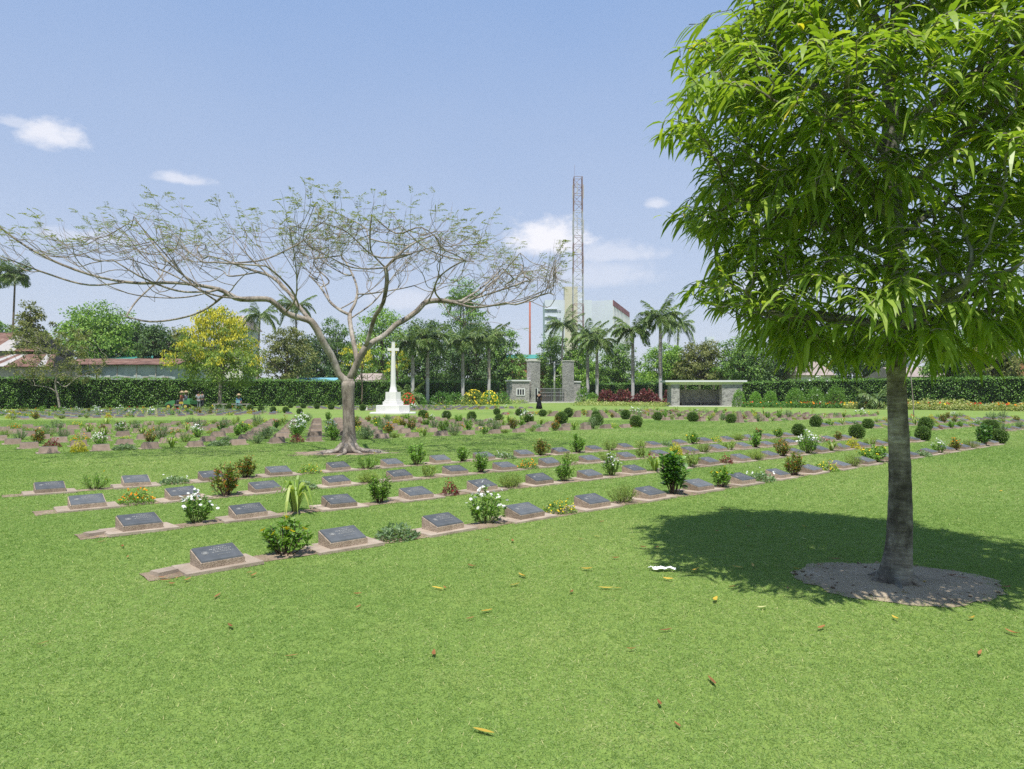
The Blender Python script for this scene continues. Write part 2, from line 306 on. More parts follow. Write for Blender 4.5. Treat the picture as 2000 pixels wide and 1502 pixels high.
leafmat('petal_yellow', [(0, (.66, .46, .012)), (.5, (.75, .58, .03)), (1, (.80, .70, .10))], .3, .6, .1, .05, tcol=(1, 1, .5))
leafmat('petal_red', [(0, (.42, .025, .012)), (.6, (.55, .05, .025)), (1, (.60, .13, .06))], .3, .6, .1, .1, tcol=(1, .7, .6))
leafmat('petal_crimson', [(0, (.13, .012, .018)), (.6, (.22, .024, .030)), (1, (.30, .06, .05))], .25, .7, .1, .1, tcol=(1, .7, .6))
leafmat('petal_pink', [(0, (.45, .20, .22)), (1, (.70, .50, .50))], .3, .6, .1, .1, tcol=(1, .9, .9))
plain('stem_green', (.10, .12, .04), .7, .2, .2, 10)
plain('stem_brown', (.11, .08, .055), .8, .1, .3, 10)
leafmat('dry_leaf_brown', [(0, (.20, .075, .025)), (.5, (.30, .125, .045)), (1, (.36, .20, .09))], .2, .6, .2, .3, tcol=(1, .8, .5))
leafmat('dry_leaf_yellow', [(0, (.50, .32, .04)), (.5, (.58, .40, .05)), (1, (.55, .45, .12))], .25, .55, .25, .25, tcol=(1, .9, .5))
leafmat('dry_leaf_pale', [(0, (.50, .50, .20)), (1, (.58, .58, .30))], .25, .55, .25, .05, tcol=(1, 1, .6))

# ------------------------------------------------------------------ mesh helpers
class MB:
    """collects polygons (numpy blocks or single shapes) with material slots; build() links them as ONE mesh object"""
    def __init__(s): s.V = []; s.n = 0; s.P = []; s.mats = []
    def slot(s, m):
        if m not in s.mats: s.mats.append(m)
        return s.mats.index(m)
    def add(s, V, polys, mat):
        V = np.asarray(V, dtype=np.float64).reshape(-1, 3); k = s.slot(mat)
        for F_ in polys:
            F_ = np.asarray(F_, dtype=np.int64)
            if F_.size: s.P.append((F_ + s.n, k))
        s.V.append(V); s.n += len(V)
    def addmb(s, o, M=None):
        """another builder, moved by a 4x4"""
        off = s.n
        for V in o.V:
            if M is not None:
                A = np.array(M); V = V @ A[:3, :3].T + A[:3, 3]
            s.V.append(V); s.n += len(V)
        for F_, k in o.P: s.P.append((F_ + off, s.slot(o.mats[k])))
    def box(s, c, sz, mat, rz=0.0, taper=1.0):
        x, y, z = (a / 2 for a in sz)
        v = np.array([(-x, -y, -z), (x, -y, -z), (x, y, -z), (-x, y, -z), (-x * taper, -y * taper, z), (x * taper, -y * taper, z), (x * taper, y * taper, z), (-x * taper, y * taper, z)])
        if rz: ca, sa = math.cos(rz), math.sin(rz); v = v @ np.array([(ca, sa, 0), (-sa, ca, 0), (0, 0, 1)])
        s.add(v + np.array(c), [[(0, 3, 2, 1), (4, 5, 6, 7), (0, 1, 5, 4), (1, 2, 6, 5), (2, 3, 7, 6), (3, 0, 4, 7)]], mat)
    def bar(s, a, b, w, mat, h=None):
        a = np.array(a, float); b = np.array(b, float); s.tube([a, b], [w / 2 * 1.2, w / 2 * 1.2], 4, mat)
    def tube(s, pts, rad, sides, mat, cap=True):
        pts = np.asarray(pts, float); n = len(pts)
        T = np.gradient(pts, axis=0) if n > 2 else np.repeat((pts[1] - pts[0])[None], 2, 0)
        T /= np.linalg.norm(T, axis=1, keepdims=True) + 1e-12
        ref = np.array((1.0, 0, 0)) if abs(T[0][0]) < .8 else np.array((0, 1.0, 0))
        A = np.zeros((n, 3)); u = np.cross(T[0], ref); u /= np.linalg.norm(u)
        for i in range(n):
            u = u - T[i] * np.dot(u, T[i]); u /= np.linalg.norm(u) + 1e-12; A[i] = u
        B = np.cross(T, A)
        an = np.arange(sides) * 2 * math.pi / sides
        V = pts[:, None, :] + np.asarray(rad, float)[:, None, None] * (A[:, None, :] * np.cos(an)[None, :, None] + B[:, None, :] * np.sin(an)[None, :, None])
        i = np.arange(n - 1)[:, None] * sides; j = np.arange(sides)[None, :]; j2 = (j + 1) % sides
        Q = np.stack([i + j, i + j2, i + sides + j2, i + sides + j], -1).reshape(-1, 4)
        polys = [Q]
        if cap: polys.append(np.array([np.arange(sides)[::-1]])); polys.append(np.array([np.arange(sides) + (n - 1) * sides]))
        s.add(V.reshape(-1, 3), polys, mat)
    def lathe(s, prof, sides, mat, c=(0, 0, 0)):
        prof = np.asarray(prof, float); an = np.arange(sides) * 2 * math.pi / sides; n = len(prof)
        V = np.stack([prof[:, 0:1] * np.cos(an), prof[:, 0:1] * np.sin(an), np.repeat(prof[:, 1:2], sides, 1)], -1).reshape(-1, 3) + np.array(c)
        i = np.arange(n - 1)[:, None] * sides; j = np.arange(sides)[None, :]; j2 = (j + 1) % sides
        Q = np.stack([i + j, i + j2, i + sides + j2, i + sides + j], -1).reshape(-1, 4)
        s.add(V, [Q, np.array([np.arange(sides)[::-1]]), np.array([np.arange(sides) + (n - 1) * sides])], mat)
    def leaf2(s, Pt, D, N, L, Wd, mat, droop=0.0):
        """one bent quad per leaf: base, two shoulders, tip"""
        n = len(Pt)
        if n == 0: return
        D = D / (np.linalg.norm(D, axis=1, keepdims=True) + 1e-9); S = np.cross(D, N); S /= np.linalg.norm(S, axis=1, keepdims=True) + 1e-9
        L = np.broadcast_to(np.asarray(L, float), (n,))[:, None]; Wd = np.broadcast_to(np.asarray(Wd, float), (n,))[:, None]
        dz = np.array((0, 0, -1.0)) * droop * L
        mid = Pt + D * L * .45 + dz * .18
        V = np.stack([Pt, mid - S * Wd / 2, Pt + D * L + dz, mid + S * Wd / 2], 1).reshape(-1, 3)
        q = np.arange(n)[:, None] * 4
        s.add(V, [np.concatenate([q + np.array([[0, 1, 3]]), q + np.array([[1, 2, 3]])])], mat)
    def leaf6(s, Pt, D, N, L, Wd, mat, droop=0.25, prof=(.75, 1.0, .6)):
        """a curved blade in four pieces"""
        n = len(Pt)
        if n == 0: return
        D = D / (np.linalg.norm(D, axis=1, keepdims=True) + 1e-9); S = np.cross(D, N); S /= np.linalg.norm(S, axis=1, keepdims=True) + 1e-9
        L = np.broadcast_to(np.asarray(L, float), (n,))[:, None]; Wd = np.broadcast_to(np.asarray(Wd, float), (n,))[:, None]
        droop = np.broadcast_to(np.asarray(droop, float), (n,))[:, None]
        ring = [Pt]
        for t, w in zip((.25, .5, .77), prof):
            c = Pt + D * L * t + np.array((0, 0, -1.0)) * droop * L * t * t
            ring += [c - S * Wd * w / 2, c + S * Wd * w / 2]
        ring.append(Pt + D * L * .97 + np.array((0, 0, -1.0)) * droop * L)
        V = np.stack(ring, 1).reshape(-1, 3); q = np.arange(n)[:, None] * 8
        s.add(V, [np.concatenate([q + np.array([[0, 1, 2]]), q + np.array([[5, 7, 6]])]), np.concatenate([q + np.array([[1, 3, 4, 2]]), q + np.array([[3, 5, 6, 4]])])], mat)
    def disc(s, C, N, r, mat, k=5):
        """a little many-sided flower head for every centre"""
        n = len(C)
        if n == 0: return
        N = N / (np.linalg.norm(N, axis=1, keepdims=True) + 1e-9); A = np.cross(N, np.array((.3, .9, .21))); A /= np.linalg.norm(A, axis=1, keepdims=True) + 1e-9; B = np.cross(N, A)
        r = np.broadcast_to(np.asarray(r, float), (n,)); an = np.arange(k) * 2 * math.pi / k
        V = C[:, None, :] + r[:, None, None] * (A[:, None, :] * np.cos(an)[None, :, None] + B[:, None, :] * np.sin(an)[None, :, None])
        s.add(V.reshape(-1, 3), [np.arange(n * k).reshape(n, k)], mat)
    def mesh(s, name, smooth=False):
        me = bpy.data.meshes.new(name)
        V = np.concatenate(s.V) if s.V else np.zeros((0, 3))
        loops = np.concatenate([f.reshape(-1) for f, _ in s.P]); tot = np.concatenate([np.full(len(f), f.shape[1]) for f, _ in s.P])
        mi = np.concatenate([np.full(len(f), k) for f, k in s.P])
        me.vertices.add(len(V)); me.vertices.foreach_set('co', V.astype(np.float32).ravel())
        me.loops.add(len(loops)); me.loops.foreach_set('vertex_index', loops.astype(np.int32))
        me.polygons.add(len(tot)); st = np.concatenate([[0], np.cumsum(tot)[:-1]])
        me.polygons.foreach_set('loop_start', st.astype(np.int32)); me.polygons.foreach_set('loop_total', tot.astype(np.int32))
        me.polygons.foreach_set('material_index', mi.astype(np.int32))
        me.polygons.foreach_set('use_smooth', np.full(len(tot), bool(smooth)))
        for mm in s.mats: me.materials.append(MATS[mm])
        me.update(calc_edges=True); me.validate(); return me
    def build(s, name, parent=None, smooth=False, loc=None, rz=0.0):
        return link(name, s.mesh(name, smooth), parent, loc, rz)

def link(name, data, parent=None, loc=None, rz=0.0):
    o = bpy.data.objects.new(name, data); COL.objects.link(o)
    if parent is not None: o.parent = parent
    if loc is not None: o.location = loc
    if rz: o.rotation_euler = (0, 0, rz)
    return o
def thing(name, label, cat, loc=(0, 0, 0), rz=0.0, group=None):
    o = link(name, None, None, loc, rz); o.empty_display_size = .2
    return tag(o, label, cat, group)
def tag(o, label=None, cat=None, group=None, kind=None):
    if label: o['label'] = label
    if cat: o['category'] = cat
    if group: o['group'] = group
    if kind: o['kind'] = kind
    return o
def rnd_dirs(n, r=rng, up=0.0):
    d = r.normal(size=(n, 3)); d /= np.linalg.norm(d, axis=1, keepdims=True); d[:, 2] += up
    return d / np.linalg.norm(d, axis=1, keepdims=True)
def bez(pts, n):
    """smooth curve through points"""
    pts = np.asarray(pts, float); m = len(pts)
    if m < 3: return pts[0] + (pts[-1] - pts[0]) * np.linspace(0, 1, n)[:, None]
    q = np.vstack([2 * pts[0] - pts[1], pts, 2 * pts[-1] - pts[-2]]); out = []
    for t in np.linspace(0, m - 1, n):
        i = min(int(t), m - 2); f = t - i; a, b_, c, d = q[i], q[i + 1], q[i + 2], q[i + 3]
        out.append(.5 * ((2 * b_) + (-a + c) * f + (2 * a - 5 * b_ + 4 * c - d) * f * f + (-a + 3 * b_ - 3 * c + d) * f ** 3))
    return np.array(out)

# ------------------------------------------------------------------ branching (space colonisation)
class Tree:
    def __init__(s): s.p = []; s.par = []
    def node(s, p, par): s.p.append(np.array(p, float)); s.par.append(par); return len(s.p) - 1
    def limb(s, pts, par, step):
        """a hand-laid limb; returns its node ids"""
        pts = np.asarray(pts, float); L = np.linalg.norm(np.diff(pts, axis=0), axis=1).sum(); c = bez(pts, max(3, int(L / step) + 1)); ids = []
        if par is None: par = s.node(c[0], -1); ids.append(par)
        for q in c[1:]: par = s.node(q, par); ids.append(par)
        return ids
    def near(s, q):
        A = np.array(s.p); return int(np.argmin(((A - np.array(q)) ** 2).sum(1)))
    def grow(s, att, step, infl, kill, iters, trop=(0, 0, 0), jit=.25, r=rng):
        att = np.asarray(att, float); A = np.array(s.p)
        d2 = ((att[:, None, :] - A[None]) ** 2).sum(-1); ni = d2.argmin(1); nd = np.sqrt(d2.min(1)); trop = np.array(trop, float); seen = set()
        for _ in range(iters):
            act = np.where(nd < infl)[0]
            if len(act) == 0: break
            A = np.array(s.p); dv = att[act] - A[ni[act]]; dv /= np.linalg.norm(dv, axis=1, keepdims=True) + 1e-9
            acc = {}
            for k, i in enumerate(ni[act]): acc.setdefault(i, []).append(dv[k])
            new = []
            for i, ds in acc.items():
                d = np.mean(ds, 0) + trop + r.normal(size=3) * jit; d /= np.linalg.norm(d) + 1e-9
                q = A[i] + d * step; key = (i, tuple(np.round(q / (step * .5)).astype(int)))
                if key in seen: continue
                seen.add(key); new.append(s.node(q, i))
            if not new: break
            N_ = np.array([s.p[i] for i in new]); d2 = ((att[:, None, :] - N_[None]) ** 2).sum(-1); j = d2.argmin(1); dd = np.sqrt(d2.min(1)); b_ = dd < nd
            ni[b_] = np.array(new)[j[b_]]; nd[b_] = dd[b_]
            keep = nd > kill; att = att[keep]; ni = ni[keep]; nd = nd[keep]
            if len(att) == 0: break
    def finish(s, tip, expo):
        n = len(s.p); s.kids = [[] for _ in range(n)]
        for i, p in enumerate(s.par):
            if p >= 0: s.kids[p].append(i)
        s.r = np.zeros(n)
        for i in range(n - 1, -1, -1):
            s.r[i] = tip if not s.kids[i] else sum(s.r[k] ** expo for k in s.kids[i]) ** (1 / expo)
        s.tips = [i for i in range(n) if not s.kids[i]]
    def chains(s):
        out = []; stack = [(i, None) for i in range(len(s.p)) if s.par[i] < 0]
        while stack:
            i, pre = stack.pop(); ch = [pre, i] if pre is not None else [i]
            while s.kids[i]:
                ks = sorted(s.kids[i], key=lambda k: -s.r[k]); stack += [(k, i) for k in ks[1:]]; i = ks[0]; ch.append(i)
            out.append(ch)
        return out
    def mesh(s, mb, mat, sides=lambda r: 4, minlen=2, rmin=0, rmax=9):
        for ch in s.chains():
            if len(ch) < minlen: continue
            p = np.array([s.p[i] for i in ch]); r = s.r[ch].copy()
            if len(ch) > 1 and s.par[ch[1]] == ch[0] and r[0] > r[1] * 1.3: r[0] = r[1] * 1.12
            if not (rmin <= r.max() < rmax): continue
            mb.tube(p, r, sides(r.max()), mat)

# ------------------------------------------------------------------ plants for the beds
def shrub_mb(kind, seed):
    """returns {part: MB}; plants are about life size with their foot at the origin"""
    r = np.random.default_rng(seed * 31 + hash_kind(kind)); out = {}
    k = KIND[kind]; h, w = k['h'] * r.uniform(.9, 1.1), k['w'] * r.uniform(.9, 1.1)
    st = MB(); fo = MB(); fl = MB(); tips = []
    Pt = []; Dn = []
    if k['form'] == 'stems':
        for i in range(k['n']):
            a = r.uniform(0, 2 * math.pi); q = math.sqrt(r.uniform(0, 1)); rad = q * w / 2
            top = np.array((math.cos(a) * rad, math.sin(a) * rad, h * (1 - .45 * q * q) * r.uniform(.75, 1.05)))
            base = np.array((math.cos(a) * rad * .25, math.sin(a) * rad * .25, 0)); mid = base * .35 + top * .6 + r.normal(size=3) * .02; mid[2] = top[2] * .48
            c = bez([base, mid, top], 7); st.tube(c, np.linspace(.006, .0025, 7) * k.get('sw', 1), 4, k.get('stem', 'stem_green'))
            nl = int(k['leaves'] * 1.8); t = r.uniform(k.get('from', .25), 1, nl)
            for tt in t:
                f = tt * 6; j = min(int(f), 5); p = c[j] + (c[j + 1] - c[j]) * (f - j); ax = c[j + 1] - c[j]; ax /= np.linalg.norm(ax)
                d = r.normal(size=3); d -= ax * d.dot(ax); d /= np.linalg.norm(d); d = d * .8 + ax * .45 + np.array((0, 0, .15)); Pt.append(p); Dn.append(d)
            tips.append(top)
    elif k['form'] == 'mat':
        for i in range(int(k['n'] * 1.35)):
            a = r.uniform(0, 2 * math.pi); q = math.sqrt(r.uniform(0, 1)); p = np.array((math.cos(a) * w / 2 * q, math.sin(a) * w / 2 * .8 * q, h * (1 - q * q) * r.uniform(.2, 1)))
            Pt.append(p); d = np.array((math.cos(a), math.sin(a), 0)) * r.uniform(.2, 1) + r.normal(size=3) * .55 + np.array((0, 0, .35)); Dn.append(d); tips.append(p + np.array((0, 0, .02)))
        for i in range(8):
            a = r.uniform(0, 6.28); c = bez([(0, 0, 0), (math.cos(a) * w * .2, math.sin(a) * w * .2, h * .6), (math.cos(a) * w * .42, math.sin(a) * w * .36, h * .3)], 5); st.tube(c, [.004] * 5, 4, 'stem_green')
    elif k['form'] == 'strap':
        n = k['n']
        for i in range(n):
            a = r.uniform(0, 2 * math.pi); le = r.uniform(.6, 1.1) * h * 1.25; lean = r.uniform(.3, 1.15); bs = np.array((math.cos(a) * .03, math.sin(a) * .03, 0)); o = np.array((math.cos(a), math.sin(a), 0))
            c = bez([bs, bs + o * lean * le * .22 + np.array((0, 0, le * .5)), bs + o * lean * le * .55 + np.array((0, 0, le * (.85 - .25 * lean))), bs + o * lean * le * .85 + np.array((0, 0, le * (.85 - .75 * lean)))], 7)
            S = np.cross(o, (0, 0, 1)); wd = np.array([.6, 1, 1, .95, .75, .45, .05]) * r.uniform(.024, .036)
            V = np.stack([c - S * wd[:, None] * .62, c + S * wd[:, None] * .62], 1).reshape(-1, 3); q = np.arange(6)[:, None] * 2
            fo.add(V, [q + np.array([[0, 1, 3, 2]])], k['leaf']); 
            if r.random() < .35: tips.append(c[2] + np.array((0, 0, .12)))
        bulb = [(0, 0, 0), (0, 0, .05)]; st.tube(bulb, [.03, .02], 6, 'stem_green')
    elif k['form'] == 'ball':
        rad = h / 2; n = k['n']; d = rnd_dirs(n, r); lump = 1 + .06 * np.sin(d[:, 0] * 5 + seed) * np.cos(d[:, 1] * 4 + d[:, 2] * 3) + .05 * np.sin(d[:, 2] * 7 + d[:, 0] * 6 + seed * 2)
        p = d * rad * lump[:, None] * r.uniform(.92, 1.06, n)[:, None]; p[:, 2] = p[:, 2] * (.96) + rad * .98
        keep = p[:, 2] > .01; fo.leaf2(p[keep], (d + rnd_dirs(n, r) * .9)[keep], rnd_dirs(n, r)[keep], r.uniform(.024, .042, keep.sum()), .019, k['leaf'])
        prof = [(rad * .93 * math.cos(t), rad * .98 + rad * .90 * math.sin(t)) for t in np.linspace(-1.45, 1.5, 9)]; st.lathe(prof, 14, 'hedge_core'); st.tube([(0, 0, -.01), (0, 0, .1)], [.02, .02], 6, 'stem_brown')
    if Pt:
        Pt = np.array(Pt); Dn = np.array(Dn); n = len(Pt); L = k['ll'] * r.uniform(.65, 1.2, n)
        if k.get('broad'): fo.leaf6(Pt, Dn, rnd_dirs(n, r, 1.2), L, L * k['lw'], k['leaf'], droop=r.uniform(.05, .4, n))
        else: fo.leaf2(Pt, Dn, rnd_dirs(n, r, 1.2), L, L * k['lw'], k['leaf'], .15)
    if k.get('flower') and tips:
        tips = np.array(tips); nf = k['nf']; idx = r.integers(0, len(tips), nf); C = tips[idx] + r.normal(size=(nf, 3)) * np.array((.03, .03, .02)) * k.get('fs', 1)
        C[:, 2] += k.get('fz', .015); Nn = rnd_dirs(nf, r, 1.1) + np.array((0, -.35, 0)); fr = k['fr'] * r.uniform(.75, 1.2, nf)
        C[:, 2] = np.maximum(C[:, 2], .03)
        if k.get('fshape') == 'trumpet':
            for q in range(5):
                an = q * 2 * math.pi / 5; A = np.cross(Nn, (.3, .9, .2)); A /= np.linalg.norm(A, axis=1, keepdims=True); B = np.cross(Nn, A); B /= np.linalg.norm(B, axis=1, keepdims=True)
                fl.leaf2(C, A * math.cos(an) + B * math.sin(an) + Nn * .35, Nn, fr * 1.5, fr * 1.1, k['flower'])
        else: fl.disc(C, Nn, fr, k['flower'], 6)
    out['stems'] = st; out['foliage'] = fo
    if fl.n: out['blossoms'] = fl
    return out
def hash_kind(s): return sum(ord(c) * (i + 3) for i, c in enumerate(s))
KIND = {
 'leafy': dict(form='stems', h=.50, w=.46, n=26, leaves=17, ll=.075, lw=.34, leaf='leaf_green', stem='stem_brown', desc='leafy green shrub', cat='shrub'),
 'leafyyellow': dict(form='stems', h=.46, w=.46, n=24, leaves=17, ll=.075, lw=.36, leaf='leaf_green', stem='stem_brown', flower='petal_yellow', nf=7, fr=.024, fshape='trumpet', desc='leafy yellow-flowered shrub', cat='shrub'),
 'dark': dict(form='stems', h=.74, w=.56, n=24, leaves=20, ll=.115, lw=.36, leaf='leaf_dark', stem='stem_brown', broad=True, desc='tall dark glossy-leaved shrub', cat='shrub'),
 'trailing': dict(form='mat', h=.17, w=.62, n=420, ll=.08, lw=.36, leaf='leaf_grey', desc='low grey-green trailing plant', cat='plant'),
 'trailwhite': dict(form='mat', h=.15, w=.60, n=360, ll=.075, lw=.38, leaf='leaf_grey', flower='petal_white', nf=9, fr=.018, fz=.10, desc='low grey-green plant with white flowers', cat='plant'),
 'white': dict(form='stems', h=.46, w=.44, n=22, leaves=13, ll=.06, lw=.42, leaf='leaf_green', flower='petal_white', nf=46, fr=.021, desc='upright plant dotted with white flowers', cat='flowering plant'),
 'whitebig': dict(form='stems', h=.55, w=.62, n=34, leaves=13, ll=.065, lw=.42, leaf='leaf_green', flower='petal_white', nf=70, fr=.024, desc='broad bush crowded with white flowers', cat='flowering plant'),
 'marigold': dict(form='mat', h=.26, w=.60, n=480, ll=.06, lw=.30, leaf='leaf_green', flower='petal_orange', nf=75, fr=.017, fz=.03, desc='low mound of orange flowers', cat='flowering plant'),
 'goldlow': dict(form='mat', h=.22, w=.56, n=420, ll=.055, lw=.32, leaf='leaf_green', flower='petal_yellow', nf=60, fr=.017, fz=.03, desc='low mound of yellow flowers', cat='flowering plant'),
 'wispy': dict(form='stems', h=.36, w=.52, n=58, leaves=13, ll=.042, lw=.16, leaf='leaf_olive', stem='stem_green', sw=.5, desc='wispy fine-leaved olive plant', cat='plant'),
 'feathery': dict(form='stems', h=.36, w=.56, n=34, leaves=18, ll=.05, lw=.2, leaf='leaf_green', sw=.7, flower='petal_yellow', nf=4, fr=.03, desc='feathery plant with a yellow flower', cat='plant'),
 'fine': dict(form='stems', h=.27, w=.60, n=85, leaves=14, ll=.05, lw=.13, leaf='leaf_olive', sw=.4, desc='dense tuft of fine grassy leaves', cat='plant'),
 'sparse': dict(form='stems', h=.38, w=.44, n=16, leaves=12, ll=.06, lw=.36, leaf='leaf_olive', sw=.8, desc='thin sparse green plant', cat='plant'),
 'lily': dict(form='strap', h=.44, w=.6, n=34, leaf='leaf_strap', desc='strap-leaved lily clump', cat='lily'),
 'lilyred': dict(form='strap', h=.46, w=.6, n=28, leaf='leaf_strap', flower='petal_red', nf=4, fr=.028, fshape='trumpet', fz=.06, desc='strap-leaved lily with a red flower', cat='lily'),
 'celosia': dict(form='mat', h=.24, w=.42, n=240, ll=.06, lw=.34, leaf='leaf_maroon', flower='petal_crimson', nf=26, fr=.022, fz=.05, desc='small dark-red celosia plant', cat='flowering plant'),
 'croton': dict(form='stems', h=.55, w=.48, n=30, leaves=16, ll=.075, lw=.34, leaf='leaf_croton', stem='stem_brown', desc='mottled red-green croton bush', cat='shrub'),
 'crotonlow': dict(form='stems', h=.42, w=.42, n=26, leaves=14, ll=.07, lw=.34, leaf='leaf_croton', stem='stem_brown', flower='petal_orange', nf=14, fr=.018, desc='orange-flecked bushy plant', cat='shrub'),
 'duranta': dict(form='mat', h=.36, w=.52, n=520, ll=.06, lw=.42, leaf='leaf_duranta', desc='bright golden-leaved mound', cat='shrub'),
 'yellowbroad': dict(form='stems', h=.50, w=.86, n=40, leaves=17, ll=.085, lw=.34, leaf='leaf_green', stem='stem_brown', flower='petal_yellow', nf=16, fr=.03, fshape='trumpet', desc='broad shrub with pale yellow flowers', cat='shrub'),
 'greybush': dict(form='stems', h=.52, w=.70, n=46, leaves=14, ll=.06, lw=.24, leaf='leaf_grey', sw=.8, desc='rounded grey-green bush', cat='shrub'),
 'redlow': dict(form='stems', h=.40, w=.46, n=22, leaves=14, ll=.07, lw=.36, leaf='leaf_dark', flower='petal_red', nf=16, fr=.02, desc='dark green bush tipped with red flowers', cat='shrub'),
 'pinklow': dict(form='mat', h=.20, w=.50, n=260, ll=.06, lw=.34, leaf='leaf_grey', flower='petal_pink', nf=36, fr=.02, fz=.03, desc='low clump of pink flowers', cat='flowering plant'),
 'ball': dict(form='ball', h=.46, w=.46, n=2600, leaf='box_leaf', desc='clipped box ball', cat='topiary'),
}
_SH = {}
def shrub_parts(kind, v):
    key = (kind, v)
    if key not in _SH: _SH[key] = (shrub_mb(kind, v + 1), {})
    return _SH[key]
NAME = {'leafy': 'leafy_shrub', 'leafyyellow': 'yellow_flowered_shrub', 'dark': 'glossy_shrub', 'trailing': 'trailing_plant', 'trailwhite': 'trailing_plant', 'white': 'white_flowered_plant', 'whitebig': 'white_flowered_bush',
        'marigold': 'orange_flowered_plant', 'goldlow': 'yellow_flowered_plant', 'wispy': 'wispy_plant', 'feathery': 'feathery_plant', 'fine': 'grassy_plant', 'sparse': 'sparse_plant', 'lily': 'strap_leaved_lily', 'lilyred': 'red_flowered_lily',
        'celosia': 'celosia_plant', 'croton': 'croton_bush', 'crotonlow': 'croton_bush', 'duranta': 'golden_mound', 'yellowbroad': 'yellow_flowered_shrub', 'greybush': 'grey_bush', 'redlow': 'red_flowered_bush', 'pinklow': 'pink_flowered_plant', 'ball': 'clipped_box_ball'}
def place_shrub(kind, loc, label, group=None, sc=1.0, v=None, parts=True, sz=None):
    v = random.randrange(2) if v is None else v
    mbs, cache = shrub_parts(kind, v); rz = random.uniform(0, 6.28) if kind not in () else 0
    if parts:
        t = thing(NAME[kind], label, KIND[kind]['cat'], loc, rz, group)
        for pn, mb in mbs.items():
            if pn not in cache: cache[pn] = mb.mesh(pn)
            link(pn, cache[pn], t)
    else:
        if 'all' not in cache:
            a = MB()
            for mb in mbs.values(): a.addmb(mb)
            cache['all'] = a.mesh(NAME[kind])
        t = tag(link(NAME[kind], cache['all'], None, loc, rz), label, KIND[kind]['cat'], group)
    t.scale = sz or (sc, sc, sc * random.uniform(.9, 1.1))
    return t
ORD = 'first second third fourth fifth sixth seventh eighth ninth tenth eleventh twelfth thirteenth fourteenth fifteenth sixteenth seventeenth eighteenth nineteenth twentieth'.split() + ['%d%s' % (n, {1: 'st', 2: 'nd', 3: 'rd'}.get(n % 10, 'th')) for n in range(21, 60)]

# ================================================================== SETTING
U = np.array((math.cos(R(40.0)), math.sin(R(40.0)))); Vv = np.array((-U[1], U[0]))
g = MB(); g.add([(-700, -100, 0), (700, -100, 0), (700, 1200, 0), (-700, 1200, 0)], [[(0, 1, 2, 3)]], 'lawn')
tag(g.build('lawn'), 'mown green lawn of the cemetery', None, None, 'structure')

# ---- rows of the near block: start, end (the clipped ball) on the ground
ROWS1 = []
for a, e in (((425, 1106), (1950, 867)), ((272, 1036), (1802, 861)), ((170, 993), (1673, 857)), ((97, 963), (1559, 852))):
    s_, e_ = np.array(G(*a)[:2]), np.array(G(*e)[:2]); ROWS1.append((s_, (e_ - s_) / 18.6))
def rowpt(r_, k): return ROWS1[r_][0] + ROWS1[r_][1] * k
def rowang(r_): return math.atan2(ROWS1[r_][1][1], ROWS1[r_][1][0])
for j in range(4):                                              # bare soil strips that carry the markers
    s_, st = ROWS1[j]; dr = st / np.linalg.norm(st); nr = np.array((-dr[1], dr[0])); L = np.linalg.norm(st) * 18.75; n = 150; mb = MB(); rr = np.random.default_rng(90 + j)
    t = np.linspace(-.62, L, n); wob = lambda: .035 * np.convolve(rr.normal(size=n + 4), np.ones(5) / 2.2, 'valid')
    lo, hi = -.19 + wob(), .15 + wob(); V = []
    for q in range(n):
        for w in (lo[q], .5 * (lo[q] + hi[q]), hi[q]): V.append((*(s_ + dr * t[q] + nr * w), .005 + (.008 + .006 * rr.random() if w not in (lo[q], hi[q]) else 0)))
    i = np.arange(n - 1)[:, None] * 3; mb.add(V, [np.concatenate([i + np.array([[0, 3, 4, 1]]), i + np.array([[1, 4, 5, 2]])])], 'soil')
    tag(mb.build('soil_bed', smooth=True), 'narrow strip of bare pinkish soil under ' + ('the front', 'the second', 'the third', 'the fourth')[j] + ' row of markers', None, None, 'structure')
TB = G(1752, 1140); PIT = (TB.x + .02, TB.y + .06, .82, .67)
mb = MB(); V = [(PIT[0], PIT[1], .03)]; rr = np.random.default_rng(5); K = 60
for ring, zz in ((.4, .028), (.75, .016), (1.0, .006)):
    for q in range(K):
        a = q * 2 * math.pi / K; f = ring * (1 + (.05 * math.sin(3 * a + 1) + .035 * math.sin(7 * a) + .025 * rr.normal() if ring == 1.0 else 0)); V.append((PIT[0] + math.cos(a) * PIT[2] * f, PIT[1] + math.sin(a) * PIT[3] * f, zz + .004 * rr.normal() * (ring < 1)))
q = np.arange(K); q2 = (q + 1) % K
mb.add(V, [np.stack([q * 0, 1 + q, 1 + q2], 1), np.concatenate([np.stack([1 + o + q, 1 + o + K + q, 1 + o + K + q2, 1 + o + q2], 1) for o in (0, K)])], 'sandy_soil')
tag(mb.build('tree_pit_soil', smooth=True), 'round patch of bare sandy soil around the near tree', None, None, 'structure')
rr = np.random.default_rng(15); mb = MB()
for k in range(170):                                             # crumbs of earth and twigs on the pit
    a = rr.uniform(0, 6.28); f = rr.uniform(.2, 1.0) ** .5; s_ = rr.uniform(.006, .02); mb.box((PIT[0] + math.cos(a) * PIT[2] * f, PIT[1] + math.sin(a) * PIT[3] * f, .012 + .014 * (1 - f)), (s_ * rr.uniform(1, 2.5), s_, s_ * .8), 'sandy_soil' if k % 3 else 'stem_brown', rr.uniform(0, 3), .6)
tag(mb.build('soil_crumbs'), 'loose crumbs of earth and twigs on the tree pit', 'soil', None, 'stuff')
BT = G(680, 884)
mb = MB(); V = [(BT.x, BT.y - .1, .012)]
